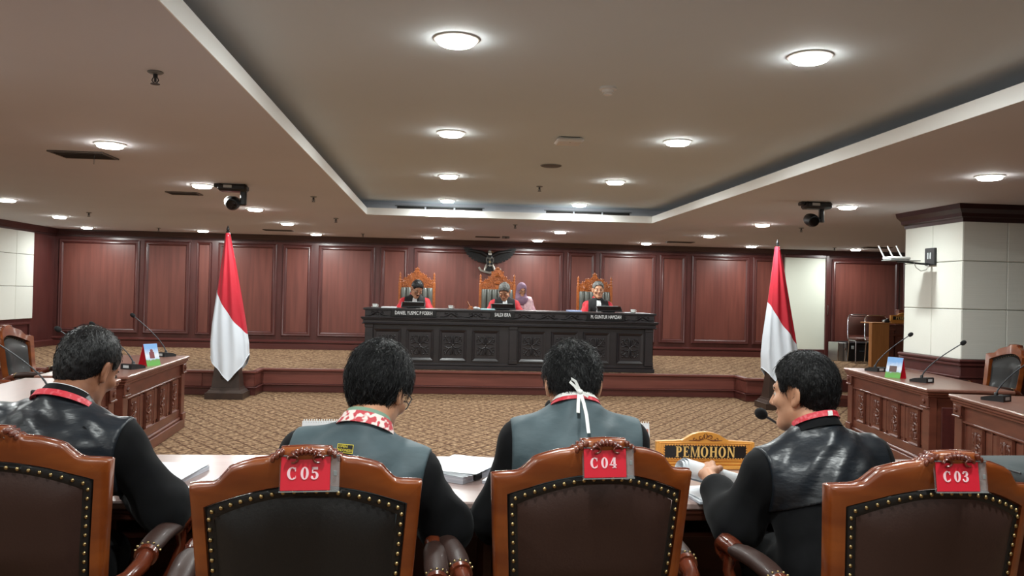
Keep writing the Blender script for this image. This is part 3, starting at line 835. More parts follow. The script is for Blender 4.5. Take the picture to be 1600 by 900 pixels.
# numbered cards hung on the crests
def number_card(chair, word, dx, w_, h_, where):
    t = thing('seat_number_card', f'red card lettered {word} in a clear holder on the {where}', 'sign')
    x, z = dx, 1.058
    y = float(yb(x, z))-.008
    R = rotz(chair.rotation_euler[2]); L = np.array(chair.location)
    p = R @ np.array([x, y, z])+L
    t.location = p; t.rotation_euler = (-.16, 0, chair.rotation_euler[2]); t['group'] = 'red seat number cards'
    obj('card', MB().bb(-w_/2, w_/2, -.004, 0, -h_/2, h_/2, .001), REDCARD, t)
    obj('holder', MB().bb(-w_/2-.003, w_/2+.022, .0005, .006, -h_/2-.003, h_/2+.003, .003).bb(w_/2+.001, w_/2+.022, -.006, 0, -h_/2-.003, h_/2+.003, .003), CLEAR, t)
    e = MB()
    for a in ((-w_/2-.003, w_/2+.022, h_/2+.001, h_/2+.0035), (-w_/2-.003, w_/2+.022, -h_/2-.0035, -h_/2-.001)): e.bb(a[0], a[1], -.006, -.001, a[2], a[3])
    e.bb(w_/2+.008, w_/2+.016, -.0075, -.006, -.006, .006, .001)
    obj('holder_edge', e, GREYPL, t)
    mb = serif_word(word, h_*.36, .0015, 1.25, .09)
    obj('lettering', mb, PINKTXT, t, 30, loc=(-.004, -.0055, -h_*.17))
number_card(c05, 'C 05', .0, .116, .080, 'blackish leather chair, leftmost card'); number_card(c04, 'C 04', -.004, .116, .076, 'chair behind the bow-tied man'); number_card(c03, 'C 03', .0, .116, .074, 'rightmost brown leather chair')

# ================================================================ scroll carving helpers
def scroll(cx, cz, r, a0, turns, y=0, w_=.006, n=12, sgn=1, k=.25):
    return [(cx+r*(1-(1-k)*q)*math.cos(a0+sgn*turns*2*PI*q), y, cz+r*(1-(1-k)*q)*math.sin(a0+sgn*turns*2*PI*q)) for q in np.linspace(0, 1, n)]
def carved_rosette(w_, h_, m=6):
    """symmetric acanthus scrolls filling w x h, proud of y=0 towards -y"""
    mb = MB()
    for sx in (-1, 1):
        for sz in (-1, 1):
            a = lambda pts: [(sx*x*w_, y, sz*z*h_) for x, y, z in pts]
            mb.tube(a(scroll(.17, .30, .13, -PI/2, .9, -.006)), np.linspace(.011, .005, 12), m)
            mb.tube(a(scroll(.34, .20, .11, PI, .95, -.006, sgn=-1)), np.linspace(.010, .004, 12), m)
            mb.tube(a([(.02, -.006, .04), (.10, -.01, .10), (.2, -.01, .12), (.3, -.006, .07), (.4, -.004, .06)]), [.008, .012, .011, .008, .004], m)
            mb.tube(a([(.03, -.006, .05), (.06, -.01, .2), (.03, -.01, .34), (.1, -.006, .42)]), [.008, .012, .010, .005], m)
            mb.ball((sx*.34*w_, -.006, sz*.36*h_), (.014, .009, .014), 7, 5)
    mb.ball((0, -.006, 0), (.022, .012, .022), 10, 6)
    return mb.mesh('carving', 60)
def frame_mould(x0, x1, z0, z1, y, wd, dp):
    mb = MB(); prof = [(0, 0), (.1, 1), (.4, .8), (1, 0)]
    V = []
    for a, d in prof:
        i = a*wd; V += [(x0+i, y-d*dp, z0+i), (x1-i, y-d*dp, z0+i), (x1-i, y-d*dp, z1-i), (x0+i, y-d*dp, z1-i)]
    return mb.add(V, [(k*4+j, k*4+(j+1) % 4, (k+1)*4+(j+1) % 4, (k+1)*4+j) for k in range(3) for j in range(4)])

# ================================================================ judges' bench
BX, BY, BH = 1.055, 12.50, .91
bench = thing('judges_bench', 'long black carved wooden bench with eight scroll panels on the dais', 'bench', (BX, BY, ZD))
hwb = 2.19
obj('bench_top', MB().bb(-hwb-.03, hwb+.03, .0, .82, BH-.03, BH, .006), EBONY, bench)
obj('bench_body', MB().bb(-hwb, hwb, .06, .10, 0, BH-.03).bb(-hwb, -hwb+.04, .06, .78, 0, BH-.03).bb(hwb-.04, hwb, .06, .78, 0, BH-.03), EBONY, bench)
obj('frieze_board', MB().bb(-hwb-.005, hwb+.005, .025, .07, .775, BH-.03, .003), EBONY, bench)
obj('cornice', MB().bb(-hwb-.065, hwb+.065, -.03, .08, .755, .778, .008).bb(-hwb-.05, hwb+.05, -.012, .08, .735, .757, .006).bb(-hwb-.03, hwb+.03, .01, .08, .69, .737, .006).bb(-hwb-.045, hwb+.045, -.004, .08, .672, .692, .008), EBONY, bench)
obj('plinth', MB().bb(-hwb-.02, hwb+.02, .02, .1, 0, .06, .006).bb(-hwb-.01, hwb+.01, .035, .1, .06, .1, .01), EBONY, bench)
for x in (-hwb+.06, 0.03, hwb-.07):
    obj('pilaster', MB().bb(x-.06, x+.06, .035, .1, .1, .672, .005).bb(x-.068, x+.068, .025, .1, .1, .16, .006).bb(x-.068, x+.068, .025, .1, .62, .672, .006), EBONY, bench)
ros = carved_rosette(.33, .36)
pxs = [(583, 616), (635.6, 676), (687, 728), (739, 779), (809, 854), (862, 903), (911, 954), (964, 1007)]
for a, b in pxs:
    xc = (onY(a, 535, BY)[0]+onY(b, 535, BY)[0])/2-BX
    if a == 583: xc = -hwb+.33
    p_ = obj('carved_panel', MB().bb(xc-.165, xc+.165, .05, .065, .18, .56, .004), EBONY, bench)
    obj('panel_frame', frame_mould(xc-.205, xc+.205, .135, .605, .062, .055, .035), EBONY, p_, 30)
    o = obj('carving', ros, EBONY, p_, None, (xc, .05, .37))
# running scroll on the frieze
fz = MB(); L = .36
for k in range(12):
    xc = -hwb+.18+k*(2*hwb-.36)/11
    sg = 1 if k % 2 else -1
    fz.tube(scroll(xc-.06, .83, .036, PI*.9, 1.1, .018, sgn=-1), np.linspace(.009, .004, 12), 6)
    fz.tube(scroll(xc+.07, .828, .034, .2, 1.1, .018, sgn=1), np.linspace(.009, .004, 12), 6)
    fz.tube([(xc-.17, .018, .80), (xc-.1, .014, .80), (xc, .014, .855), (xc+.1, .016, .80), (xc+.17, .018, .81)], [.004, .009, .011, .009, .004], 6)
    fz.ball((xc, .018, .815), (.022, .012, .012), 8, 5)
obj('frieze_carving', fz, EBONY, bench, 60)
for word, px, wpx, y_ in (('DANIEL YUSMIC P FOEKH', 646.5, 57, 486.5), ('SALDI ISRA', 785.5, 25, 489.5), ('M. GUNTUR HAMZAH', 947, 48, 493)):
    p = onY(px, y_, BY); wid = wpx/1300*12.6
    t = thing('name_plate', f'black name plate with white capitals reading {["a long four word name", "a short two word name", "an initial and two words"][(px > 700)+(px > 900)]} on the bench frieze', 'name plate', (p[0], BY+.012, ZD+.835))
    obj('plate', MB().bb(-wid/2-.06, wid/2+.06, -.012, .0, -.052, .056, .003), PLATE, t)
    stand_text('lettering', word, .056, WHITECL, t, (0, -.0135, .008), width=wid)

# ================================================================ thrones
def throne(x, y, label, dz=0.0, roundel=False):
    t = thing('carved_armchair', label, 'chair', (x, y, ZD), PI, 'carved high chairs of the judges')
    for sg in (-1, 1):
        obj('back_post', MB().box((sg*.285, -.27, .72), (.05, .05, 1.2), .008), CARVEDGOLD, t)
        f = MB(); c = (sg*.285, -.27, 0)
        f.lathe([(.025, 1.32), (.018, 1.335), (.024, 1.35), (.024, 1.365), (.014, 1.385), (.022, 1.4), (.022, 1.415), (.012, 1.43), (.02, 1.445), (.016, 1.468), (.006, 1.49), (.002, 1.5)], 10, c)
        obj('finial', f, CARVEDGOLD, t, 60)
        a = MB().tube([(sg*.285, -.25, .66), (sg*.30, 0, .69), (sg*.30, .22, .68), (sg*.30, .27, .64)], [.02, .028, .03, .02], 8).tube([(sg*.30, .2, .67), (sg*.29, .2, .44)], .022, 8)
        obj('arm', a, CARVEDGOLD, t, 60)
        obj('leg', MB().tube([(sg*.27, .22, .42), (sg*.29, .25, .25), (sg*.27, .25, 0)], [.04, .03, .026], 8), CARVEDGOLD, t, 60)
        obj('leg', MB().tube([(sg*.285, -.27, .42), (sg*.285, -.29, 0)], [.026, .022], 6), CARVEDGOLD, t)
    pk = .165+dz
    half = [(.262, 0), (.262, .125), (.215, .135), (.205, .16), (.165, .165), (.15, .205), (.115, .215), (.095, .26*pk/.165*.9), (.05, .28*pk/.165*.92), (.025, .145+pk)]
    poly = [(a, 1.235+b) for a, b in half]; poly = poly+[(-a, b) for a, b in poly[::-1]]
    cr_ = obj('crest_panel', MB().prism(poly, -.29, -.26), CARVEDGOLD, t)
    cv = MB(); r2 = random.Random(int(x*100))
    for k in range(44):
        u = r2.uniform(-.24, .24); top = np.interp(abs(u), [0, .06, .12, .2, .25], [.27+dz, .23+dz, .19, .13, .11])
        v = r2.uniform(.015, top)
        for sg in (-1, 1):
            cv.tube([(sg*q[0], q[1], q[2]) for q in scroll(u, 1.235+v, r2.uniform(.012, .026), r2.uniform(0, 6), .9, -.256, n=7)], np.linspace(.008, .004, 7), 5)
    for k in range(len(half)-1):
        for sg in (-1, 1): cv.ball((sg*half[k+1][0], -.27, 1.235+half[k+1][1]), (.016, .02, .016), 6, 5)
    cv.ball((0, -.27, 1.385+pk), (.018, .018, .03), 8, 6)
    if roundel:
        cv.tube([(.075*math.cos(a), -.25, 1.40+.075*math.sin(a)) for a in np.linspace(0, 2*PI, 21)], .009, 6)
        cv.tube([(.055*math.cos(a), -.25, 1.40+.055*math.sin(a)) for a in np.linspace(0, 2*PI, 17)], .005, 6)
    obj('crest_carving', cv, CARVEDGOLD, cr_, 60)
    bk = obj('back_cushion', MB().bb(-.26, .26, -.285, -.25, .5, 1.235, .01), LEATHERG, t)
    for k in range(6):
        xc = -.2225+k*.089
        obj('channel', MB().grid(lambda u, v: (xc+(u-.5)*.087, -.25+.045*math.sin(PI*u)**.6*min(1, min(v, 1-v)*8)**.5, .52+v*.71), 9, 9), LEATHERG, bk, 60)
    obj('seat_cushion', MB().box((0, 0, .43), (.56, .52, .12), .03), LEATHERG, t, 60)
    obj('seat_rail', MB().bb(-.29, .29, -.27, .26, .33, .38, .006), CARVEDGOLD, t)
    return t
TY = 13.82
tx = [float(onY(a, 450, TY+.27)[0]) for a in (651.5, 777, 929)]
throne(tx[0], TY, 'carved golden chair behind the left judge, grey channelled back')
throne(tx[1], TY, 'carved golden chair with a roundel crest behind the middle judge', .04, True)
throne(tx[2], TY, 'carved golden chair behind the right judge, grey channelled back', -.02)

# ================================================================ wall emblem: eagle with shield and scroll
ec = onY(765, 410, Y1-.06)
em = thing('eagle_emblem', 'dark bronze eagle emblem with spread wings, shield and scroll on the back wall', 'emblem', (ec[0], Y1, ec[2]+.0))
for sg in (-1, 1):
    wing = thing('wing', '', '', (0, 0, 0)); del wing['label']; del wing['category']; wing.parent = em
    for k in range(9):
        q = k/8
        a = D(8-8*q)          # outer feathers spread, inner hang down
        x0, z0 = sg*(.07+.36*(1-q)**.9*.45), .14+.05*(1-q)
        ang = D(14-95*q)
        Ln = .30-.10*q
        x1, z1 = x0+sg*Ln*math.cos(ang), z0+Ln*math.sin(ang)*.9+.02
        dx, dz = x1-x0, z1-z0; l = math.hypot(dx, dz); nx, nz = -dz/l, dx/l
        y_ = -.05-.006*k
        wv = .040
        P = [(x0, z0), (x0+dx*.5+nx*wv, z0+dz*.5+nz*wv), (x0+dx*.9+nx*wv*.7, z0+dz*.9+nz*wv*.7), (x1, z1), (x0+dx*.9-nx*wv*.7, z0+dz*.9-nz*wv*.7), (x0+dx*.5-nx*wv, z0+dz*.5-nz*wv)]
        obj('feather', MB().prism(P, y_-.008, y_), EMBLEM, wing)
    obj('wing_arm', MB().tube([(sg*.05, -.08, .12), (sg*.16, -.09, .19), (sg*.3, -.08, .215), (sg*.44, -.06, .225)], [.04, .04, .03, .015], 8), EMBLEM, wing, 60)
obj('body', MB().ball((0, -.08, .05), (.085, .06, .15), 14, 9), EMBLEM, em, 60)
obj('head', MB().ball((.0, -.10, .205), (.036, .045, .042), 12, 8).tube([(.0, -.1, .205), (.0, -.08, .13)], [.032, .05], 8), EMBLEML, em, 60)
obj('beak', MB().tube([(.02, -.125, .21), (.055, -.13, .205), (.062, -.13, .188)], [.016, .011, .003], 6), BRASS, em, 60)
sh = [(-.07, .085), (.07, .085), (.075, .01), (.05, -.05), (0, -.085), (-.05, -.05), (-.075, .01)]
s_ = obj('shield', MB().prism(sh, -.16, -.145), EMBLEML, em)
obj('shield_band', MB().prism([(-.072, -.005), (.072, -.005), (.073, .012), (-.073, .012)], -.165, -.16), PLATE, s_)
for (a, b, c, d) in ((-.065, -.006, .014, .078), (.006, .065, .014, .078), (-.055, -.006, -.055, -.008), (.006, .055, -.055, -.008)):
    obj('shield_quarter', MB().bb(a, b, -.164, -.16, c, d), EMBLEM, s_)
obj('star', MB().lathe([(.02, 0), (.02, .006)], 5, (0, -.166, .004), rotx(PI/2)), BRASS, s_)
obj('tail', MB().prism([(-.05, -.06), (.05, -.06), (.085, -.17), (.03, -.19), (-.03, -.19), (-.085, -.17)], -.10, -.08), EMBLEM, em)
for sg in (-1, 1): obj('leg', MB().tube([(sg*.05, -.09, -.05), (sg*.085, -.11, -.11), (sg*.10, -.12, -.17)], [.034, .026, .018], 8), EMBLEML, em, 60)
rb = [(-.21, -.10, -.10), (-.17, -.115, -.16), (-.1, -.13, -.185), (0, -.135, -.205), (.1, -.13, -.185), (.17, -.115, -.165), (.22, -.10, -.12)]
obj('scroll_ribbon', MB().tube(rb, .026, 4, flat=(.35, 1.0)), EMBLEML, em, 30)

# ================================================================ bodies: signed distance fields -> one continuous mesh
f32 = np.float32
def nrm(v): v = np.asarray(v, float); return v/(np.linalg.norm(v)+1e-12)
def sd_cap(P, a, b, ra, rb):
    a = np.asarray(a, f32); b = np.asarray(b, f32); ba = b-a
    t = np.clip(((P-a) @ ba)/(ba @ ba+1e-12), 0, 1)
    return np.linalg.norm(P-a-t[:, None]*ba, axis=1)-(ra+(rb-ra)*t)
def sd_ell(P, c, r, R=None):
    q = P-np.asarray(c, f32)
    if R is not None: q = q @ np.asarray(R, f32)
    r = np.asarray(r, f32)
    k0 = np.linalg.norm(q/r, axis=1); k1 = np.linalg.norm(q/(r*r), axis=1)+1e-9
    return k0*(k0-1)/k1
def smin(a, b, k):
    h = np.clip(.5+.5*(b-a)/k, 0, 1)
    return b+(a-b)*h-k*h*(1-h)
def smax(a, b, k): return -smin(-a, -b, k)
def surface(fn, lo, hi, h):
    """sparse surface nets: fn(points)->distance; returns verts, quads"""
    B = 8
    lo = np.asarray(lo, float); n = np.ceil((np.asarray(hi)-lo)/h/B).astype(int)
    N = n*B
    vol = np.empty(N, f32)
    gi = np.stack(np.meshgrid(*[np.arange(k) for k in n], indexing='ij'), -1).reshape(-1, 3)
    cen = (lo+(gi*B+(B-1)/2)*h).astype(f32)
    dc = fn(cen)
    big = np.repeat(np.repeat(np.repeat(dc.reshape(n), B, 0), B, 1), B, 2)
    vol[:] = big
    act = gi[np.abs(dc) < B*h*1.35]
    loc = np.stack(np.meshgrid(*[np.arange(B)]*3, indexing='ij'), -1).reshape(-1, 3)
    for s0 in range(0, len(act), 1200):
        A = act[s0:s0+1200]
        idx = (A[:, None, :]*B+loc[None]).reshape(-1, 3)
        d = fn((lo+idx*h).astype(f32))
        vol[idx[:, 0], idx[:, 1], idx[:, 2]] = d
    s = vol < 0
    cnt = np.zeros(N-1, np.int8)
    for i in (0, 1):
        for j in (0, 1):
            for k in (0, 1): cnt += s[i:N[0]-1+i, j:N[1]-1+j, k:N[2]-1+k]
    am = (cnt > 0) & (cnt < 8)
    ix = np.argwhere(am)
    cv = {}
    for i in (0, 1):
        for j in (0, 1):
            for k in (0, 1): cv[i, j, k] = vol[ix[:, 0]+i, ix[:, 1]+j, ix[:, 2]+k]
    acc = np.zeros((len(ix), 3)); num = np.zeros(len(ix))
    for a in cv:
        for ax in range(3):
            if a[ax]: continue
            b = list(a); b[ax] = 1; b = tuple(b)
            va, vb = cv[a], cv[b]; m = (va < 0) != (vb < 0)
            t = va[m]/(va[m]-vb[m])
            p = np.tile(np.array(a, float), (m.sum(), 1)); p[:, ax] += t
            acc[m] += p; num[m] += 1
    V = lo+(ix+acc/num[:, None])*h
    vid = np.full(N-1, -1, np.int64); vid[am] = np.arange(len(ix))
    F = []
    for ax in range(3):
        u, w_ = (ax+1) % 3, (ax+2) % 3
        sl0 = [slice(1, N[q]-1) for q in range(3)]; sl1 = list(sl0)
        sl0[ax] = slice(0, N[ax]-1); sl1[ax] = slice(1, N[ax])
        a0 = s[tuple(sl0)]; a1 = s[tuple(sl1)]
        e = np.argwhere(a0 != a1)
        if not len(e): continue
        off = np.array([1, 1, 1]); off[ax] = 0
        e2 = e+off; sg = a0[e[:, 0], e[:, 1], e[:, 2]]
        def g(du, dw):
            q = e2.copy(); q[:, u] -= du; q[:, w_] -= dw
            return vid[q[:, 0], q[:, 1], q[:, 2]]
        Q = np.stack([g(1, 1), g(0, 1), g(0, 0), g(1, 0)], 1)
        Q[~sg] = Q[~sg][:, ::-1]
        F.append(Q)
    F = np.concatenate(F); F = F[(F >= 0).all(1)]
    return V, F
def sdf_obj(name, fn, lo, hi, h, mat_, parent, smooth=True):
    V, F = surface(fn, lo, hi, h)
    me = bpy.data.meshes.new(name)
    me.vertices.add(len(V)); me.vertices.foreach_set('co', V.ravel())
    me.loops.add(F.size); me.loops.foreach_set('vertex_index', F.ravel().astype(np.int32))
    me.polygons.add(len(F)); me.polygons.foreach_set('loop_start', np.arange(0, F.size, 4, dtype=np.int32))
    me.polygons.foreach_set('loop_total', np.full(len(F), 4, np.int32))
    me.update(calc_edges=True); me.validate()
    me.polygons.foreach_set('use_smooth', [True]*len(F))
    o = obj(name, me, mat_, parent)
    return o

# --- pose -------------------------------------------------------
class Pose:
    """seated figure in its own frame, facing +y, seat at z=.46"""
    def __init__(s, lean=14, roll=0, twist=0, hyaw=0, hpitch=25, hroll=0, spine=.545, neck=.035, nlean=36, hs=1.0, sw=.175,
                 elb=None, hand=None, base=(0, 0, .60), hunch=.03):
        s.hip = np.array(base, float); s.hs = hs; s.k = spine/.6
        s.RT = rotz(D(twist)) @ rotx(-D(lean)) @ roty(D(roll))      # torso frame columns
        u = s.RT[:, 2]; f = s.RT[:, 1]; r = s.RT[:, 0]
        s.chest = s.hip+u*spine*.62
        s.C7 = s.hip+u*spine
        s.sh = {sg: s.C7-u*.105+f*hunch+r*sg*sw for sg in (-1, 1)}
        un = rotz(D(twist)) @ rotx(-D(lean+nlean)) @ np.array([0, 0, 1.0])
        s.nk = s.C7+un*neck
        s.RH = rotz(D(twist+hyaw)) @ rotx(-D(hpitch)) @ roty(D(hroll))
        s.hc = s.nk+un*.035*hs+s.RH @ np.array([0, .012, .072])*hs
        s.elb = elb or {-1: (-.30, .28, .74), 1: (.30, .28, .74)}
        s.hand = hand or {-1: (-.12, .50, .78), 1: (.12, .50, .78)}
        s.knee = {sg: np.array([sg*.12, .40, .55]) for sg in (-1, 1)}
        s.ank = {sg: np.array([sg*.13, .38, .09]) for sg in (-1, 1)}
    def toT(s, P): return ((P-s.hip.astype(f32)) @ s.RT.astype(f32))
    def toH(s, P): return ((P-s.hc.astype(f32)) @ s.RH.astype(f32))/f32(s.hs)
def head_sdf(q, female=False):
    d = sd_ell(q, (0, -.014, .030), (.074, .094, .088))
    d = smin(d, sd_ell(q, (0, .028, -.035), (.058, .062, .078)), .03)
    d = smin(d, sd_cap(q, (-.045, .0, -.06), (-.016, .072, -.098), .02, .018), .03)
    d = smin(d, sd_cap(q, (.045, .0, -.06), (.016, .072, -.098), .02, .018), .03)
    d = smin(d, sd_ell(q, (0, .074, -.098), (.024, .02, .018)), .02)
    d = smin(d, sd_cap(q, (-.034, .075, .024), (.034, .075, .024), .0105, .0105), .02)      # brow
    for sg in (-1, 1):
        d = smin(d, sd_ell(q, (sg*.042, .066, -.022), (.022, .02, .018)), .02)               # cheek
        d = smax(d, -sd_ell(q, (sg*.031, .098, .002), (.015, .014, .010)), .012)             # eye socket
    d = smin(d, sd_cap(q, (0, .088, .014), (0, .1125, -.027), .007, .0105), .011)
    for sg in (-1, 1): d = smin(d, sd_ell(q, (sg*.012, .098, -.031), (.009, .011, .008)), .006)
    d = smin(d, sd_ell(q, (0, .087, -.056), (.022, .010, .006)), .008)
    d = smin(d, sd_ell(q, (0, .085, -.067), (.019, .010, .007)), .007)
    for sg in (-1, 1):
        R = rotz(sg*.35) @ rotx(.22)
        e = sd_ell(q, (sg*.080, -.012, -.006), (.0085, .020, .033), R)
        e = smax(e, -sd_ell(q, (sg*.090, -.006, -.004), (.008, .011, .020), R), .006)
        e = smin(e, sd_ell(q, (sg*.077, -.002, -.034), (.007, .008, .009)), .008)
        d = smin(d, e, .006)
    return d
def limb(P, p, sleeves=False, grow=0.0):
    d = None
    for sg in (-1, 1):
        a = sd_cap(P, p.sh[sg], p.elb[sg], .052+grow, .043+grow)
        a = smin(a, sd_cap(P, p.elb[sg], p.hand[sg], .042+grow, .027+grow), .03)
        d = a if d is None else np.minimum(d, a)
    return d
def hand_parts(p, sg, curl=.5, palm=None, fdir=None):
    """list of capsules (a,b,ra,rb) for a hand with five unequal bent fingers"""
    w_ = np.array(p.hand[sg], float); e = np.array(p.elb[sg], float)
    fd = nrm(fdir if fdir is not None else w_-e)
    pn = nrm(palm if palm is not None else (0, 0, -1)); pn = nrm(pn-fd*np.dot(pn, fd))
    sd = np.cross(fd, pn)
    th = -sg*sd if palm is None else sd*(1 if np.dot(sd, (-sg, .2, 0.3)) > 0 else -1)
    out = []
    for k in range(4):
        off = th*(.031-.0205*k)
        a = w_+fd*.075+off-pn*.002
        out.append((w_+fd*.012+off*.65, a, .0155, .0115))
        L = (.042, .047, .044, .034)[k]
        d = fd.copy(); q = a; c = curl*(.9+.12*k)
        for m, (l, r0, r1) in enumerate(((L, .0102, .0094), (L*.62, .0094, .0085), (L*.5, .0085, .0072))):
            d = nrm(d*math.cos(c)+pn*math.sin(c)) if m or curl > .3 else d
            d2 = q+d*l; out.append((q, d2, r0, r1)); q = d2
    a = w_+fd*.02+th*.03
    b = a+nrm(fd*.8+th*.55+pn*.35)*.042; c_ = b+nrm(fd*.9+th*.05+pn*.5*curl)*.03
    out += [(w_+fd*.008, a, .02, .016), (a, b, .0145, .011), (b, c_, .0108, .0085)]
    return out
def body_sdf(p, hands):
    def fn(P):
        T = p.toT(P)
        d = sd_ell(T, (0, 0, .0), (.165, .12, .10))
        d = smin(d, sd_ell(T, (0, .0, .18*p.k), (.145, .105, .19*p.k)), .06)
        d = smin(d, sd_ell(T, (0, .01, .39*p.k), (.160, .112, .18*p.k)), .06)
        d = smin(d, sd_cap(P, p.sh[-1], p.sh[1], .055, .055), .05)
        d = smin(d, sd_cap(P, p.C7-p.RT[:, 2]*.02, p.nk, .066, .056), .05)
        d = smin(d, sd_cap(P, p.nk, p.hc+p.RH @ np.array([0, -.01, -.03])*p.hs, .056*p.hs, .054*p.hs), .03)
        d = smin(d, limb(P, p), .04)
        for sg in (-1, 1):
            h = sd_cap(P, p.hip+p.RT[:, 0]*sg*.09, p.knee[sg], .085, .062)
            h = smin(h, sd_cap(P, p.knee[sg], p.ank[sg], .056, .038), .04)
            h = smin(h, sd_cap(P, p.ank[sg]+np.array([0, -.02, -.05]), p.ank[sg]+np.array([sg*.02, .15, -.055]), .034, .026), .03)
            d = smin(d, h, .04)
        H = p.toH(P)
        m = np.linalg.norm(H, axis=1) < .26
        if m.any():
            hd = head_sdf(H[m])*p.hs
            d[m] = smin(d[m], hd, .018)
        for sg, hp in hands.items():
            w_ = np.array(p.hand[sg], f32); mm = np.linalg.norm(P-w_, axis=1) < .26
            if mm.any():
                Q = P[mm]; g = None
                for a in hp:
                    c = sd_cap(Q, *a); g = c if g is None else smin(g, c, .006)
                d[mm] = smin(d[mm], g, .012)
        return d
    return fn
def fold(P, s, amp, k=(1, 1, 1)):
    x, y, z = P[:, 0]*k[0], P[:, 1]*k[1], P[:, 2]*k[2]
    return amp*(np.sin(x*31+z*17*math.cos(s)+s)*np.sin(z*23+y*29+s*2)+.6*np.sin(x*57-z*41+s*3)*np.sin(y*37+z*19))
def robe_sdf(p, seed, bell=.085, body=0.0, upper_only=False, cuff={}, desk=None):
    def fn(P):
        T = p.toT(P)
        d = sd_ell(T, (0, 0, .0), (.20, .155, .11))
        d = smin(d, sd_ell(T, (0, .0, .18*p.k), (.185+body, .135, .22*p.k)), .08)
        d = smin(d, sd_ell(T, (0, .008, .39*p.k), (.190, .135, .19*p.k)), .07)
        d = smin(d, sd_cap(P, p.sh[-1]-p.RT[:, 2]*.008, p.sh[1]-p.RT[:, 2]*.008, .066, .066), .06)
        d = smin(d, sd_cap(P, p.C7-p.RT[:, 2]*.05, p.C7-p.RT[:, 2]*.015, .085, .074), .05)
        for sg in (-1, 1):
            d = smin(d, sd_cap(P, p.C7-p.RT[:, 2]*.045, p.sh[sg]+p.RT[:, 2]*.008, .066, .060), .03)
            w_ = np.array(p.hand[sg], float); e = np.array(p.elb[sg], float)
            a = sd_cap(P, p.sh[sg]-p.RT[:, 2]*.01, e, .070, .078)
            cf = cuff.get(sg, .94)
            a = smin(a, sd_cap(P, e, e+(w_-e)*cf, .078, bell*.62), .05)
            a = smin(a, sd_cap(P, e-np.array([0, 0, .02]), e+(w_-e)*.7*cf-np.array([0, 0, .035]), .06, bell*.55), .05)
            d = smin(d, a, .045)
            if not upper_only: d = smin(d, sd_cap(P, p.hip+p.RT[:, 0]*sg*.09, p.knee[sg]-np.array([0, .06, 0]), .12, .10), .06)
        d = smax(d, -sd_cap(P, p.C7+p.RT[:, 2]*.012, p.C7+p.RT[:, 2]*.12, .060, .080), .012)
        d = d+fold(T, seed, .0032)
        if desk is not None: d = np.where((P[:, 1] > desk-.02) & (P[:, 2] > .6), np.maximum(d, .756-P[:, 2]), d)
        return d
    return fn
BB = ((-.62, -.42, .0), (.62, .74, 1.62))
def bbox(p, extra=.0):
    pts = [p.hip, p.C7, p.hc, *p.sh.values(), *[np.array(q) for q in p.elb.values()], *[np.array(q) for q in p.hand.values()], *p.knee.values(), *p.ank.values()]
    a = np.array(pts); return a.min(0)-.24, a.max(0)+.26

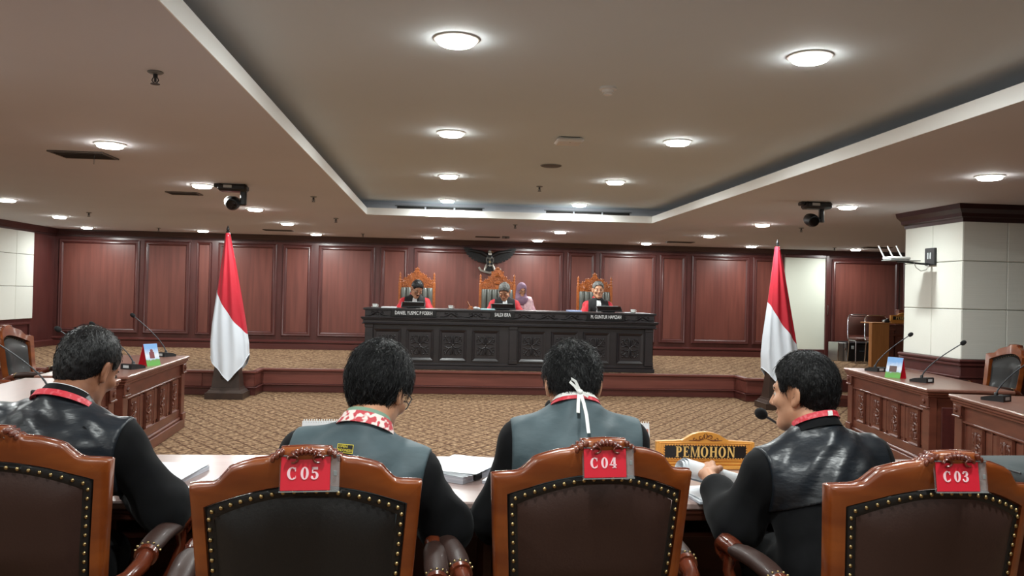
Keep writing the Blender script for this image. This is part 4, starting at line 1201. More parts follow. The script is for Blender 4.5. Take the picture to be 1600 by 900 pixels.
# --- hair --------------------------------------------------------
HY = [-.14, -.075, -.045, -.02, -.012, .012, .022, .045, .06, .085, .12]
def hair(p, parent, mat_, zb, thick=.012, strands=0, rough=.002, whorl=(.0, -.045, .115), slen=(.02, .04), h=.0045, top=.0, lift=.004, spiky=0.0, seed=3):
    """cap following the skull above a hairline zb(y) plus fine strands"""
    zb = np.asarray(zb)
    def fn(P):
        q = p.toH(P)
        d = sd_ell(q, (0, -.014, .032+top*.4), (.076+thick*.8, .096+thick, .090+thick+top))
        d = smin(d, sd_ell(q, (0, -.055, -.01), (.060, .052, .075)), .02)
        lim = np.interp(q[:, 1], HY, zb)
        d = smax(d, (lim-q[:, 2])*.75, .008)
        d = d+rough*(np.sin(q[:, 0]*170+q[:, 2]*90)*np.sin(q[:, 1]*150-q[:, 2]*60)+.7*np.sin(q[:, 0]*310+q[:, 1]*240)*np.sin(q[:, 2]*260))
        return d*p.hs
    lo, hi = p.hc-.19*p.hs, p.hc+.19*p.hs
    o = sdf_obj('hair', fn, lo, hi, h, mat_, parent)
    if strands:
        me = o.data; co = np.zeros(len(me.vertices)*3); me.vertices.foreach_get('co', co); co = co.reshape(-1, 3)
        q = p.toH(co.astype(f32)).astype(float)
        lim = np.interp(q[:, 1], HY, zb)
        g = np.random.default_rng(seed)
        ok = np.where((q[:, 2] > lim+.006+.03*(q[:, 1] > .035)))[0]
        pick = g.choice(ok, strands)
        W = np.array(whorl); c0 = np.array([0, -.014, .032+top*.4]); R3 = np.array([.076+thick*.8, .096+thick, .090+thick+top])
        V = []; F = []; n0 = 0
        for i in pick:
            x = q[i]+g.normal(0, .002, 3); L = g.uniform(*slen); st = 5
            dirn = x-W; nn = nrm((x-c0)/R3**2)
            dirn = nrm(dirn-nn*np.dot(dirn, nn)+g.normal(0, .13, 3)+np.array([0, 0, -.25]))
            pts = []
            y = x.copy(); lf = lift*g.uniform(.2, 1.0)
            for m in range(st):
                t = m/(st-1)
                pts.append(y+nn*(lf*math.sin(t*PI*.6)+spiky*t))
                y = y+dirn*L/(st-1)
                k = np.linalg.norm((y-c0)/R3); y = c0+(y-c0)/k*(np.linalg.norm((x-c0)/R3))
                nn = nrm((y-c0)/R3**2); dirn = nrm(dirn-nn*np.dot(dirn, nn)+np.array([0, 0, -.05]))
            pts = np.array(pts); 
            T = np.gradient(pts, axis=0); Nn = nrm(np.cross(T[1], nn)); B = nrm(np.cross(T[1], Nn))
            for m in range(st):
                r = .0011*(1-.8*m/(st-1))
                for a in range(3): V.append(pts[m]+r*(math.cos(2.094*a)*Nn+math.sin(2.094*a)*B))
            for m in range(st-1):
                for a in range(3):
                    F.append((n0+m*3+a, n0+m*3+(a+1) % 3, n0+m*3+3+(a+1) % 3, n0+m*3+3+a))
            n0 += st*3
        V = np.array(V)*p.hs @ p.RH.T+p.hc
        so = obj('hair_strands', MB().add(V, F), mat_, o, 180); so['kind'] = 'stuff'
    return o
def hp(p, x, y, z): return p.hc+p.RH @ (np.array([x, y, z])*p.hs)
def face_parts(p, t, brow=HAIR, glasses=False, moustache=False, n=8, skin=SKIN):
    for sg in (-1, 1):
        e = obj('eye', MB().ball(hp(p, sg*.031, .0755, .002), .0112*p.hs, 10, 7), EYEW, t, 180)
        obj('iris', MB().ball(hp(p, sg*.031, .0838, .001), .0054*p.hs, 8, 5), EYED, e, 180)
        def lid(a0, a1):
            def F(u, v):
                az, el = D(-75+150*u), D(a0+(a1-a0)*v); r = .0121
                return tuple(hp(p, sg*.031+r*math.sin(az)*math.cos(el), .0755+r*math.cos(az)*math.cos(el), .002+r*math.sin(el)))
            return MB().grid(F, 9, 5)
        obj('eyelid', lid(14, 85), skin, t, 180); obj('eyelid', lid(-80, -22), skin, t, 180)
        obj('eyebrow', MB().tube([hp(p, sg*.014, .0865, .022), hp(p, sg*.032, .0855, .0275), hp(p, sg*.05, .0745, .022)], [.0028, .0038, .002], 6), brow, t, 180)
    obj('lips', MB().tube([hp(p, -.021, .086, -.0615), hp(p, -.008, .0955, -.061), hp(p, .008, .0955, -.061), hp(p, .021, .086, -.0615)], [.0015, .0042, .0042, .0015], 6), LIP, t, 180)
    if moustache:
        obj('moustache', MB().tube([hp(p, -.026, .088, -.052), hp(p, -.01, .104, -.045), hp(p, .01, .104, -.045), hp(p, .026, .088, -.052)], [.003, .0062, .0062, .003], 6), HAIR, t, 180)
    if glasses:
        g = MB()
        for sg in (-1, 1):
            g.tube([hp(p, sg*(.032+.021*math.cos(a)), .108-.006*abs(math.cos(a)), .0+.015*math.sin(a)) for a in np.linspace(0, 2*PI, 17)], .0021, 5)
            g.tube([hp(p, sg*.053, .102, .004), hp(p, sg*.082, .06, .006), hp(p, sg*.088, .0, .008), hp(p, sg*.086, -.025, .0)], .0024, 5)
        g.tube([hp(p, -.011, .108, .004), hp(p, 0, .111, .006), hp(p, .011, .108, .004)], .002, 5)
        obj('glasses', g, BLACKPL, t, 60)
def ring_pts(p, up, rx, ry, tilt=0, a0=0, a1=360, n=33, fw=0.0):
    """ring round the neck base in the torso frame; angle 0 = right, 90 = front"""
    c = p.C7+p.RT[:, 2]*up+p.RT[:, 1]*fw
    out = []
    for a in np.linspace(D(a0), D(a1), n):
        x, y = rx*math.cos(a), ry*math.sin(a)
        out.append(c+p.RT @ np.array([x, y, -tilt*y]))
    return out
def lathe_ring(p, up0, up1, r0, r1, tilt, m_, t, name, n=40, th=.006, fw=0.0):
    A = ring_pts(p, up0, r0[0], r0[1], tilt, n=n, fw=fw); Bq = ring_pts(p, up1, r1[0], r1[1], tilt, n=n, fw=fw)
    A2 = ring_pts(p, up0, r0[0]-th, r0[1]-th, tilt, n=n, fw=fw); B2 = ring_pts(p, up1, r1[0]-th, r1[1]-th, tilt, n=n, fw=fw)
    V = np.array(A+Bq+B2+A2)
    f = [(k*n+j, k*n+j+1, ((k+1) % 4)*n+j+1, ((k+1) % 4)*n+j) for k in range(4) for j in range(n-1)]
    return obj(name, MB().add(V, f), m_, t, 60)

def legs(p, t, z0=.0):
    def fn(P):
        d = None
        for sg in (-1, 1):
            h = sd_cap(P, p.hip+p.RT[:, 0]*sg*.09, p.knee[sg], .100, .075)
            h = smin(h, sd_cap(P, p.knee[sg], p.ank[sg]+np.array([0, 0, .0]), .07, .058), .04)
            d = h if d is None else smin(d, h, .02)
        return d
    sdf_obj('trousers', fn, (-.36, -.22, .0), (.36, .6, .75), .011, TROUSER, t)
    for sg in (-1, 1):
        a = p.ank[sg]
        obj('shoe', MB().tube([a+np.array([0, -.06, -.052]), a+np.array([0, -.03, -.046]), a+np.array([sg*.01, .05, -.05]), a+np.array([sg*.02, .14, -.058]), a+np.array([sg*.022, .185, -.066])], [.034, .043, .045, .042, .022], 12, flat=(1, .82)), SHOE, t, 180)
def person(label, loc, rz, p, robe_m, skin=SKIN, h=.006, seed=1, yoke=None, group=None, hands=None, bell=.085, curl=.5, handspec={}, body=0.0, cuff={}):
    t = thing('person', label, 'person', loc, rz, group)
    hands = {sg: hand_parts(p, sg, **handspec.get(sg, {'curl': curl})) for sg in (-1, 1)}
    lo, hi = bbox(p); lo[2] = -.02
    sdf_obj('body', body_sdf(p, hands), lo, hi, h, skin, t)
    rf = robe_sdf(p, seed, bell, body, False, cuff, 2.985-loc[1])
    lo2 = lo.copy(); lo2[2] = .28
    r = sdf_obj('robe', rf, lo2, hi, max(.0065, h), robe_m, t)
    if yoke:
        w_, z0, ym, side = yoke; fa = .0045 if ym is SATIN else .0022
        def yf(P):
            T = p.toT(P)
            d = rf(P)-.0065-fold(T, seed*1.7+1, .0028, (.7, .7, .5))-fa*np.sin(T[:, 0]*38+T[:, 2]*52*np.sign(math.cos(seed*5))+3*np.sin(T[:, 2]*9+seed))*np.sin(T[:, 2]*13-T[:, 0]*17+seed)
            q = (T[:, 2]-p.k*.6)
            wl = w_+.05*np.clip(q+.25, -.3, .2)*side
            d = smax(d, np.abs(T[:, 0])-wl, .004)
            d = smax(d, z0-T[:, 2]+.02*np.cos(T[:, 0]*9), .004)
            d = smax(d, T[:, 1]-.105, .004)
            return d
        lo3 = lo.copy(); lo3[2] = .6
        sdf_obj('yoke', yf, lo3, hi, .0055, ym, r)
    legs(p, t)
    return t

# --- four advocates seen from behind ----------------------------
SHORT = [-.105, -.092, -.075, -.03, .02, .036, .010, .008, .058, .078, .088]
def at_seat(x, y): return (x, y, 0)
GA = 'advocates at the front desk'
# left man
p = Pose(lean=19, roll=5, twist=-6, hyaw=-13, hpitch=26, hroll=7, elb={-1: (-.33, .24, .76), 1: (.38, .20, .77)}, hand={-1: (-.16, .42, .82), 1: (.20, .44, .82)}, sw=.205, hs=1.08, hunch=.02)
t = person('man in black satin yoked robe at left, cropped hair, red neck ribbon, head bent right', (-1.285, 2.66, 0), 0, p, ROBE, SKIND, .006, 1.3, (.225, .25, SATIN, 1), GA, bell=.12, body=.02)
hair(p, t, HAIR, [-.085, -.078, -.062, -.02, .022, .034, .012, .014, .055, .086, .10], .007, 1500, .0010, slen=(.008, .016), lift=.002, seed=5)
face_parts(p, t, skin=SKIND)
lathe_ring(p, .0, .035, (.088, .085), (.070, .070), .18, ROBE, t, 'stand_collar')
lathe_ring(p, .02, .038, (.072, .072), (.067, .067), .18, WHITECL, t, 'shirt_collar')
lathe_ring(p, -.016, .006, (.104, .098), (.094, .090), .22, REDRIB, t, 'neck_ribbon')
# man with green collar and glasses
p = Pose(lean=17, roll=8, twist=-6, spine=.485, hyaw=-20, hpitch=30, hroll=0, elb={-1: (-.25, .24, .74), 1: (.345, .18, .74)}, hand={-1: (-.10, .42, .80), 1: (.18, .46, .80)}, sw=.185, hs=1.13)
t = person('man in dull grey yoked robe with yellow back patch, thick hair, batik collar and glasses', (-.315, 2.56, 0), 0, p, ROBE, SKIN, .006, 2.1, (.215, .20, GREYYOKE, .4), GA, bell=.12, body=.015)
hair(p, t, HAIR, [-.088, -.080, -.068, -.04, .016, .030, .012, .012, .050, .076, .088], .018, 3600, .002, whorl=(.025, -.06, .11), slen=(.028, .052), lift=.008, top=.006, seed=6)
face_parts(p, t, glasses=True)
lathe_ring(p, -.01, .030, (.098, .092), (.080, .078), .20, BATIK, t, 'batik_collar')
lathe_ring(p, .020, .044, (.080, .078), (.070, .070), .20, GREENCL, t, 'shirt_collar')
yk = [c for c in [c for c in t.children if c.name.startswith('robe')][0].children][0].data
co = np.zeros(len(yk.vertices)*3); yk.vertices.foreach_get('co', co); co = p.toT(co.reshape(-1, 3).astype(f32))
near = co[(np.abs(co[:, 0]+.022) < .025) & (np.abs(co[:, 2]-.402) < .016)]
bpt = p.hip+p.RT @ np.array([-.022, float(near[:, 1].min())-.0045, .402])
patch = obj('back_patch', MB().bb(-.024, .024, -.002, .002, -.0135, .0135, .0008), PLATE, t, loc=bpt)
patch.rotation_euler = (-D(17)-.10, D(4), D(-6)+.06)
e = MB()
for a in ((-.024, .024, .0118, .0135), (-.024, .024, -.0135, -.0118), (-.024, -.0225, -.0118, .0118), (.0225, .024, -.0118, .0118)): e.bb(a[0], a[1], -.003, -.002, a[2], a[3])
obj('patch_border', e, YELLOW, patch)
stand_text('patch_lettering', 'OPEN', .0075, YELLOW, patch, (-.007, -.0026, .0058), width=.026, ext=.0006)
stand_text('patch_lettering', 'INDONESIA', .0085, YELLOW, patch, (0, -.0026, -.0052), width=.042, ext=.0006)
# man with white ribbon bow
p = Pose(lean=17, roll=0, twist=0, neck=-.02, hyaw=0, hpitch=32, hroll=0, elb={-1: (-.245, .24, .74), 1: (.26, .24, .72)}, hand={-1: (-.11, .44, .80), 1: (.13, .44, .80)}, sw=.175, hs=1.10)
t = person('man in dark grey yoked robe with a white ribbon bow tied behind his neck', (.452, 2.60, 0), 0, p, ROBE, SKIN, .006, 3.3, (.212, .22, GREYYOKE, .5), GA, bell=.12)
hair(p, t, HAIR, [-.082, -.075, -.058, -.03, .018, .032, .012, .012, .050, .080, .092], .013, 3000, .002, slen=(.014, .028), lift=.007, spiky=.004, seed=7)
face_parts(p, t)
lathe_ring(p, .004, .020, (.088, .084), (.080, .078), .2, REDRIB, t, 'neck_ribbon')
lathe_ring(p, .017, .034, (.084, .080), (.070, .070), .2, WHITERIB, t, 'white_band')
def bp(x, y, z): return p.C7+p.RT @ np.array([x, y, z])
bw = MB()
bw.tube([bp(.004, -.086, .035), bp(-.014, -.094, .058), bp(-.030, -.096, .072), bp(-.026, -.098, .083), bp(-.012, -.097, .074), bp(.002, -.092, .045)], .006, 4, flat=(1.0, .3), up=(0, 1, 0))
bw.tube([bp(-.006, -.090, .048), bp(.012, -.094, .036), bp(.03, -.092, .026)], .007, 4, flat=(1.0, .3), up=(0, 1, 0))
bw.tube([bp(.0, -.09, .04), bp(-.006, -.102, .0), bp(-.010, -.118, -.032)], .0075, 4, flat=(1.0, .25), up=(0, 1, 0))
bw.tube([bp(.004, -.09, .04), bp(.012, -.104, .0), bp(.016, -.124, -.04), bp(.018, -.142, -.10)], .0075, 4, flat=(1.0, .25), up=(0, 1, 0))
bw.ball(bp(.003, -.094, .040), (.010, .007, .009), 8, 5)
obj('ribbon_bow', bw, WHITERIB, t, 60)
# man speaking on the right
p = Pose(lean=13, roll=-5, twist=6, spine=.47, hyaw=34, hpitch=7, hroll=0, elb={-1: (-.31, .14, .73), 1: (.33, .24, .76)}, hand={-1: (-.325, .41, .838), 1: (.16, .50, .80)}, sw=.195, hs=1.06)
t = person('man speaking at right in black satin yoked robe, face in profile, holding rolled paper', (1.335, 2.64, 0), 0, p, ROBE, SKIN, .005, 4.4, (.212, .23, SATIN, 1), GA, bell=.10, body=.015,
           handspec={-1: {'curl': .85, 'palm': (.35, .25, -.9), 'fdir': (.1, .9, .25)}, 1: {'curl': .4}}, cuff={-1: .66})
hair(p, t, HAIR, SHORT, .012, 3000, .0015, slen=(.02, .036), lift=.004, top=.003, seed=8)
face_parts(p, t)
lathe_ring(p, .0, .040, (.086, .084), (.070, .070), .2, ROBE, t, 'stand_collar')
lathe_ring(p, .026, .046, (.082, .080), (.077, .076), .26, REDRIB, t, 'neck_ribbon')
obj('ribbon_badge', MB().box(p.C7+p.RT @ np.array([.012, -.0805, .054]), (.017, .004, .017), .001, p.RT), WHITERIB, t)
SPK = (t, p)

# --- judges -------------------------------------------------------
def judge(label, px, py_head, yv, p, hairm, hl, **k):
    c = onY(px, py_head, yv)
    t = thing('person', label, 'person', (c[0], TY-.02, ZD), PI, 'judges on the bench')
    hands = {sg: hand_parts(p, sg, curl=.45) for sg in (-1, 1)}
    lo, hi = bbox(p); lo[2] = -.02
    sdf_obj('body', body_sdf(p, hands), lo, hi, .0075, SKIN, t)
    rf = robe_sdf(p, 2.2, .10)
    lo2 = lo.copy(); lo2[2] = .3
    r = sdf_obj('robe', rf, lo2, hi, .009, REDROBE, t)
    def vf(P):
        T = p.toT(P)
        d = rf(P)-.010
        d = smax(d, np.abs(T[:, 0])-(.165+.02*np.clip((.5-T[:, 2])*4, -1, 1)), .004)
        return smax(d, .12-T[:, 2], .004)
    sdf_obj('black_vest', vf, lo2, hi, .009, VEST, r)
    lathe_ring(p, -.02, .045, (.100, .098), (.074, .074), .35, REDROBE, t, 'red_collar')
    def jp(x, y, z): return p.C7+p.RT @ np.array([x, y, z])
    jb = MB()
    for x in (-.024, 0, .024): jb.tube([jp(x*.7, .105, -.02), jp(x, .150, -.07), jp(x, .158, -.15), jp(x*1.05, .158, -.23)], .014, 6, flat=(1, .5), up=(0, 1, 0))
    obj('white_bands', jb, WHITECL, t, 60)
    hair(p, t, hairm, hl, .010, 300, .002, h=.007, slen=(.012, .022), lift=.004)
    face_parts(p, t, **k)
    legs(p, t)
    return t
HA = {-1: (-.30, .26, .76), 1: (.30, .26, .76)}; HB = {-1: (-.13, .36, .80), 1: (.13, .36, .80)}
HL = [-.085, -.075, -.06, -.02, .02, .034, .014, .012, .052, .082, .095]
judge('left judge in red robe with black vest, dark hair, glasses and moustache, looking down', 648, 470, 13.6, Pose(lean=10, hpitch=34, hyaw=22, hroll=-8, hs=1.12, spine=.51, elb=HA, hand=HB), HAIR, HL, glasses=True, moustache=True)
judge('middle judge in red robe with black vest, greying hair, reading with lowered head', 789, 470, 13.6, Pose(lean=12, hpitch=38, hyaw=-14, hs=1.12, spine=.51, elb=HA, hand=HB), HAIRG, HL)
judge('right judge in red robe with black vest, short grey sided hair, facing forward', 936.5, 470, 13.6, Pose(lean=3, hpitch=4, nlean=14, hs=1.15, spine=.51, elb=HA, hand=HB), HAIRG, [-.085, -.075, -.06, -.01, .03, .04, .02, .018, .06, .088, .10])

# --- woman in a lilac headscarf behind the bench ------------------
p = Pose(lean=10, hpitch=22, hyaw=10, hs=.98, sw=.15, elb={-1: (-.24, .22, .74), 1: (.24, .22, .74)}, hand={-1: (-.08, .36, .66), 1: (.08, .36, .66)})
c = onY(813, 475, 15.3)
t = thing('person', 'seated woman in lilac headscarf and pink printed shawl behind the middle judge', 'person', (c[0], 15.35, ZD), PI)
hands = {sg: hand_parts(p, sg, curl=.5) for sg in (-1, 1)}
lo, hi = bbox(p); lo[2] = -.02
sdf_obj('body', body_sdf(p, hands), lo, hi, .009, SKIN, t)
lo2 = lo.copy(); lo2[2] = .3
sdf_obj('dress', robe_sdf(p, 5.0, .08), lo2, hi, .010, PINKPRINT, t)
def scarf(P):
    q = p.toH(P)
    d = sd_ell(q, (0, -.016, .026), (.092, .112, .108))
    d = smin(d, sd_ell(q, (0, -.0, -.07), (.082, .092, .09)), .05)
    d = smin(d, sd_cap(P, p.nk, p.C7+p.RT[:, 1]*.05-p.RT[:, 2]*.05, .09, .14)/p.hs, .06)
    d = smax(d, -sd_ell(q, (0, .11, -.015), (.056, .085, .082)), .01)
    return d*p.hs
sdf_obj('headscarf', scarf, p.hc-np.array([.3, .3, .42]), p.hc+.22, .008, LILAC, t)
def shawl(P):
    T = p.toT(P)
    d = robe_sdf(p, 5.0, .08)(P)-.014
    return smax(smax(d, .20-T[:, 2], .01), np.abs(np.abs(T[:, 0])-.13)-.075, .01)
sdf_obj('shawl', shawl, lo2, hi, .010, mat('pale_pink_cloth', (228, 198, 200), .8, c2=(206, 160, 176), nscale=(40, 40, 40)), t)
face_parts(p, t, glasses=True)
legs(p, t)
wch = thing('office_chair', 'dark chair under the woman in the lilac headscarf behind the bench', 'chair', (c[0], 15.35, ZD), PI)
obj('seat', MB().box((0, .0, .42), (.48, .46, .07), .025), VEST, wch, 60); obj('backrest', MB().box((0, -.27, .70), (.44, .05, .42), .02), VEST, wch, 60)
for sx in (-1, 1):
    for sy in (-1, 1): obj('leg', MB().tube([(sx*.2, sy*.2, .40), (sx*.22, sy*.22, 0)], .014, 8), CHROME, wch, 60)
    obj('back_strut', MB().tube([(sx*.17, -.2, .42), (sx*.17, -.27, .55)], .012, 6), CHROME, wch, 60)

# ================================================================ long front desk
FD = thing('front_desk', 'long polished reddish wooden desk in front of the four advocates', 'desk', (.2, 3.41, 0))
obj('desk_top', MB().bb(-2.9, 2.9, -.42, .42, .722, .75, .006), FRONTTOP_GLARE, FD)
obj('edge_moulding', MB().bb(-2.89, 2.89, -.408, .408, .70, .722, .008).bb(-2.87, 2.87, -.39, .39, .675, .702, .006), DESKWOOD, FD)
obj('front_panel', MB().bb(-2.85, 2.85, .33, .36, .04, .68), DESKWOOD, FD)
for x in (-2.84, -1.42, 0, 1.42, 2.84): obj('support_panel', MB().bb(x-.018, x+.018, -.16, .33, 0, .68, .003), DESKWOOD, FD)
obj('shelf', MB().bb(-2.82, 2.82, -.15, .33, .545, .565, .003), DESKWOOD, FD)
obj('plinth', MB().bb(-2.87, 2.87, .32, .375, 0, .08, .004), DESKWOOD, FD)
ZT = .75

# ================================================================ side desks with carved fronts
car = carved_rosette(.17, .30, 5)
def side_desk(a, b, label, swap=False, dep=.72):
    """a -> b runs along the front; local x along the front, local -y is the outward face"""
    a = np.array(a); b = np.array(b); d = b-a; L = float(np.linalg.norm(d)); ang = math.atan2(d[1], d[0])
    t = thing('carved_desk', label, 'desk', (a[0], a[1], 0), ang, 'carved side desks')
    obj('desk_top', MB().bb(-.03, L+.03, -.03, dep, .732, .762, .008), DESKTOP, t)
    obj('edge_moulding', MB().bb(-.02, L+.02, -.018, dep-.02, .706, .733, .008).bb(-.005, L+.005, -.004, dep-.03, .685, .707, .005), DESKWOOD, t)
    obj('desk_body', MB().bb(.02, L-.02, .05, .075, .06, .69).bb(.02, .05, .05, dep-.08, 0, .69).bb(L-.05, L-.02, .05, dep-.08, 0, .69), DESKWOOD, t)
    obj('plinth', MB().bb(.0, L, .0, .09, 0, .10, .006).bb(.01, L-.01, .015, .09, .10, .13, .01), DESKWOOD, t)
    for x in (.07, L-.07):
        q = obj('pilaster', MB().bb(x-.065, x+.065, .01, .08, .1, .69, .005), DESKWOOD, t)
        obj('pilaster_block', MB().bb(x-.07, x+.07, -.004, .012, .60, .685, .005).bb(x-.075, x+.075, -.012, .012, .585, .602, .004).lathe([(.022, 0), (.02, .012), (.006, .018)], 8, (x, -.004, .645), rotx(PI/2)), DESKWOOD, q)
        obj('pilaster_foot', MB().bb(x-.07, x+.07, -.01, .012, .1, .17, .006), DESKWOOD, q)
    obj('rail', MB().bb(.135, L-.135, .03, .055, .56, .685, .004).bb(.135, L-.135, .018, .055, .548, .566, .005).bb(.135, L-.135, .03, .055, .13, .21, .004), DESKWOOD, t)
    W = (L-.27)/4
    for k in range(4):
        xc = .135+W*(k+.5)
        obj('stile', MB().bb(.135+W*k-.012 if k else .135, .135+W*k+.012, .035, .055, .21, .55, .003), DESKWOOD, t)
        cp = obj('carved_panel', MB().bb(xc-.105, xc+.105, .03, .052, .225, .535, .004), DESKWOOD, t)
        obj('panel_frame', frame_mould(xc-.115, xc+.115, .215, .545, .04, .026, .022), DESKWOOD, cp, 30)
        obj('carving', car, DESKWOOD, cp, None, (xc, .034, .38))
        for sx in (-1, 1): obj('flat_panel', MB().bb(xc+sx*(W/2+.115)/2-(W/2-.135)/2, xc+sx*(W/2+.115)/2+(W/2-.135)/2, .04, .053, .235, .53, .004), DESKWOOD, t)
    for x, s_ in ((.0, -1), (L, 1)):
        f = MB()
        f.bb(min(x, x+s_*.012)+(.02 if s_ < 0 else -.02), max(x, x+s_*.012)+(.02 if s_ < 0 else -.02), .12, dep-.12, .16, .6, .004)
        obj('end_panel', f, DAISDARK, t)
    return t
def f2(p): return (float(p[0]), float(p[1]))
r1a, r1b = (4.525, 8.95), (4.225, 6.90)
side_desk(r1a, r1b, 'carved wooden desk at right with two microphones and a calendar, farther of the two')
r2a = (4.195, 6.50); dd = nrm(np.array([3.96-4.174, 5.351-6.516])); r2b = tuple(np.array(r2a)+dd*2.09)
side_desk(r2a, r2b, 'carved wooden desk at right cut by the picture edge, nearer of the two')
l1b = (-2.70, 9.13); dl = nrm(np.array([-2.517+2.673, 6.903-9.165])); l1a = tuple(np.array(l1b)+dl*2.13)
side_desk(l1a, l1b, 'carved wooden desk at left with two microphones and a calendar, farther of the two', dep=.68)
l2b = tuple(np.array(l1a)+dl*.22); l2a = tuple(np.array(l2b)+dl*2.1)
side_desk(l2a, l2b, 'carved wooden desk at left mostly hidden by the cropped-hair man, nearer of the two', dep=.68)

# ================================================================ gooseneck microphones
def mic(base, headp, rz, label, n=3, kink=.35):
    base = np.array(base, float)
    t = thing('microphone', label, 'microphone', tuple(base), rz, 'gooseneck conference microphones')
    pr = [(-.085, 0), (.085, 0), (.085, .022), (.03, .038), (-.075, .05), (-.085, .042)]
    obj('base', MB().prism(pr, -.06, .06, axis='x'), BLACKPL, t, 30)
    obj('label', MB().bb(-.03, .03, -.0875, -.085, .012, .036), SILVER, t)
    obj('button', MB().box((.03, -.02, .044), (.022, .022, .006), .002, rotx(-.1)), GREYPL, t)
    h = (np.array(headp, float)-base) @ rotz(rz)
    s0 = np.array([0, .0, .045]); m1 = s0+np.array([0, 0, np.linalg.norm(h)*.22])+h*np.array([.06, .06, 0])
    pts = []
    for u in np.linspace(0, 1, 14):
        pts.append((1-u)**2*s0+2*u*(1-u)*m1+u*u*h)
    pts = np.array(pts)
    obj('flexible_neck', MB().tube(pts[:5], .0065, 8).tube(pts[4:], [.005]*len(pts[4:]), 8), DARKGR, t, 60)
    dr = nrm(pts[-1]-pts[-2])
    obj('foam_head', MB().tube([h-dr*.012, h-dr*.008, h+dr*.006, h+dr*.022, h+dr*.036, h+dr*.043], [.008, .0165, .0215, .0215, .016, .006], 12), FOAM, t, 60)
    obj('neck_collar', MB().lathe([(.014, .035), (.014, .06), (.008, .066)], 10, (0, 0, 0)), BLACKPL, t, 60)
    return t
TZ = .762
def on_desk(px, py): p = onZ(px, py, TZ); return (p[0], p[1], TZ)
b = on_desk(1367, 580); mic(b, onY(1421, 524, b[1]-.1), .35, 'black gooseneck microphone on the right desk, behind the calendar')
b = on_desk(1440, 597); mic(b, onY(1503, 537, b[1]-.1), .45, 'black gooseneck microphone on the right desk, in front of the calendar')
b = on_desk(1556, 626); mic(b, onY(1640, 545, b[1]-.1), .5, 'black gooseneck microphone on the nearer right desk, head out of frame')
b = on_desk(259, 557); mic(b, onY(209, 494, b[1]), -.4, 'black gooseneck microphone on the left desk, farthest from the camera')
b = on_desk(208, 576); mic(b, onY(146, 508, b[1]), -.4, 'black gooseneck microphone on the left desk, between calendar and cropped-hair man')
b = on_desk(160, 592); mic(b, onY(93, 516, b[1]), -.4, 'black gooseneck microphone of which only the head shows left of the cropped hair')
b = on_desk(76, 620); mic(b, onY(-12, 532, b[1]), -.4, 'black gooseneck microphone nearest at left, its neck rising out of the picture')
bs = (1.56, 3.34, ZT)
mic(bs, onY(1192, 648, 3.08), .2, 'black gooseneck microphone held before the speaking man, its foam at his mouth')

mic((.34, 3.45, ZT), onY(859, 636, 3.1), -.1, 'black gooseneck microphone before the bow-tied man, its foam left of his neck')

# ================================================================ desk calendars
def tent(loc, rz, label, w_, h_, fm, spiral=True, print_=True):
    t = thing('desk_calendar', label, 'calendar', loc, rz, 'tent shaped desk calendars')
    a = math.atan2(.055, h_)
    l = math.hypot(.055, h_)
    for sg, m_, nm in ((-1, fm, 'front_sheet'), (1, REDCARD if print_ else PAPER, 'back_sheet')):
        o = obj(nm, MB().bb(-w_/2, w_/2, -.0012, .0012, 0, l), m_, t, loc=(0, sg*.055, 0)); o.rotation_euler = (sg*a, 0, 0)
    obj('base_sheet', MB().bb(-w_/2, w_/2, -.055, .055, 0, .0015), REDCARD if print_ else PAPER, t)
    if spiral:
        for k in range(int(w_/.0105)):
            x = -w_/2+.008+k*.0105
            obj('wire_loop', MB().tube([(x+.001*math.cos(q), .0075*math.cos(q), h_+.0075*math.sin(q)) for q in np.linspace(0, 2*PI, 9)], .0014, 4), WHITEPL if not print_ else CHROME, t, 60)
    return t
p_ = onZ(1393, 590, TZ)
cr_ = tent((p_[0]+.04, p_[1], TZ), -1.05, 'desk calendar with a blue and green picture on the right side desk', .16, .2, CALPRINT, False)
p_ = onZ(237, 571, TZ)
cl_ = tent((p_[0]-.02, p_[1], TZ), 1.1, 'desk calendar with a blue and green picture on the left side desk', .16, .2, CALPRINT, False)
obj('print_figure', MB().bb(-.03, .025, -.0035, -.0012, .07, .13).ball((-.0, -.002, .14), (.018, .0018, .018), 8, 5), mat('dark_red_print', (120, 52, 60), .5), [c for c in cl_.children if c.name.startswith('front_sheet')][0])
obj('print_figure', MB().bb(-.045, .03, -.0035, -.0012, .06, .12), mat('brown_print', (96, 74, 70), .5), [c for c in cr_.children if c.name.startswith('front_sheet')][0])
p_ = onY(490, 690, 3.62)
c1 = tent((float(onY(509, 690, 3.62)[0]), 3.62, ZT), .05, 'white spiral bound desk calendar on the front desk beside the green-collared man', .20, .188, PAPER, True, False)
c2_ = tent((float(onY(982, 690, 3.62)[0]), 3.62, ZT), -.05, 'spiral bound desk calendar on the front desk, half behind the bow-tied man', .18, .192, PAPER, True, False)
obj('print_band', MB().bb(-.085, .085, -.0028, -.0013, .155, .175), mat('salmon_print', (196, 130, 112), .6), [c for c in c2_.children if c.name.startswith('front_sheet')][0])

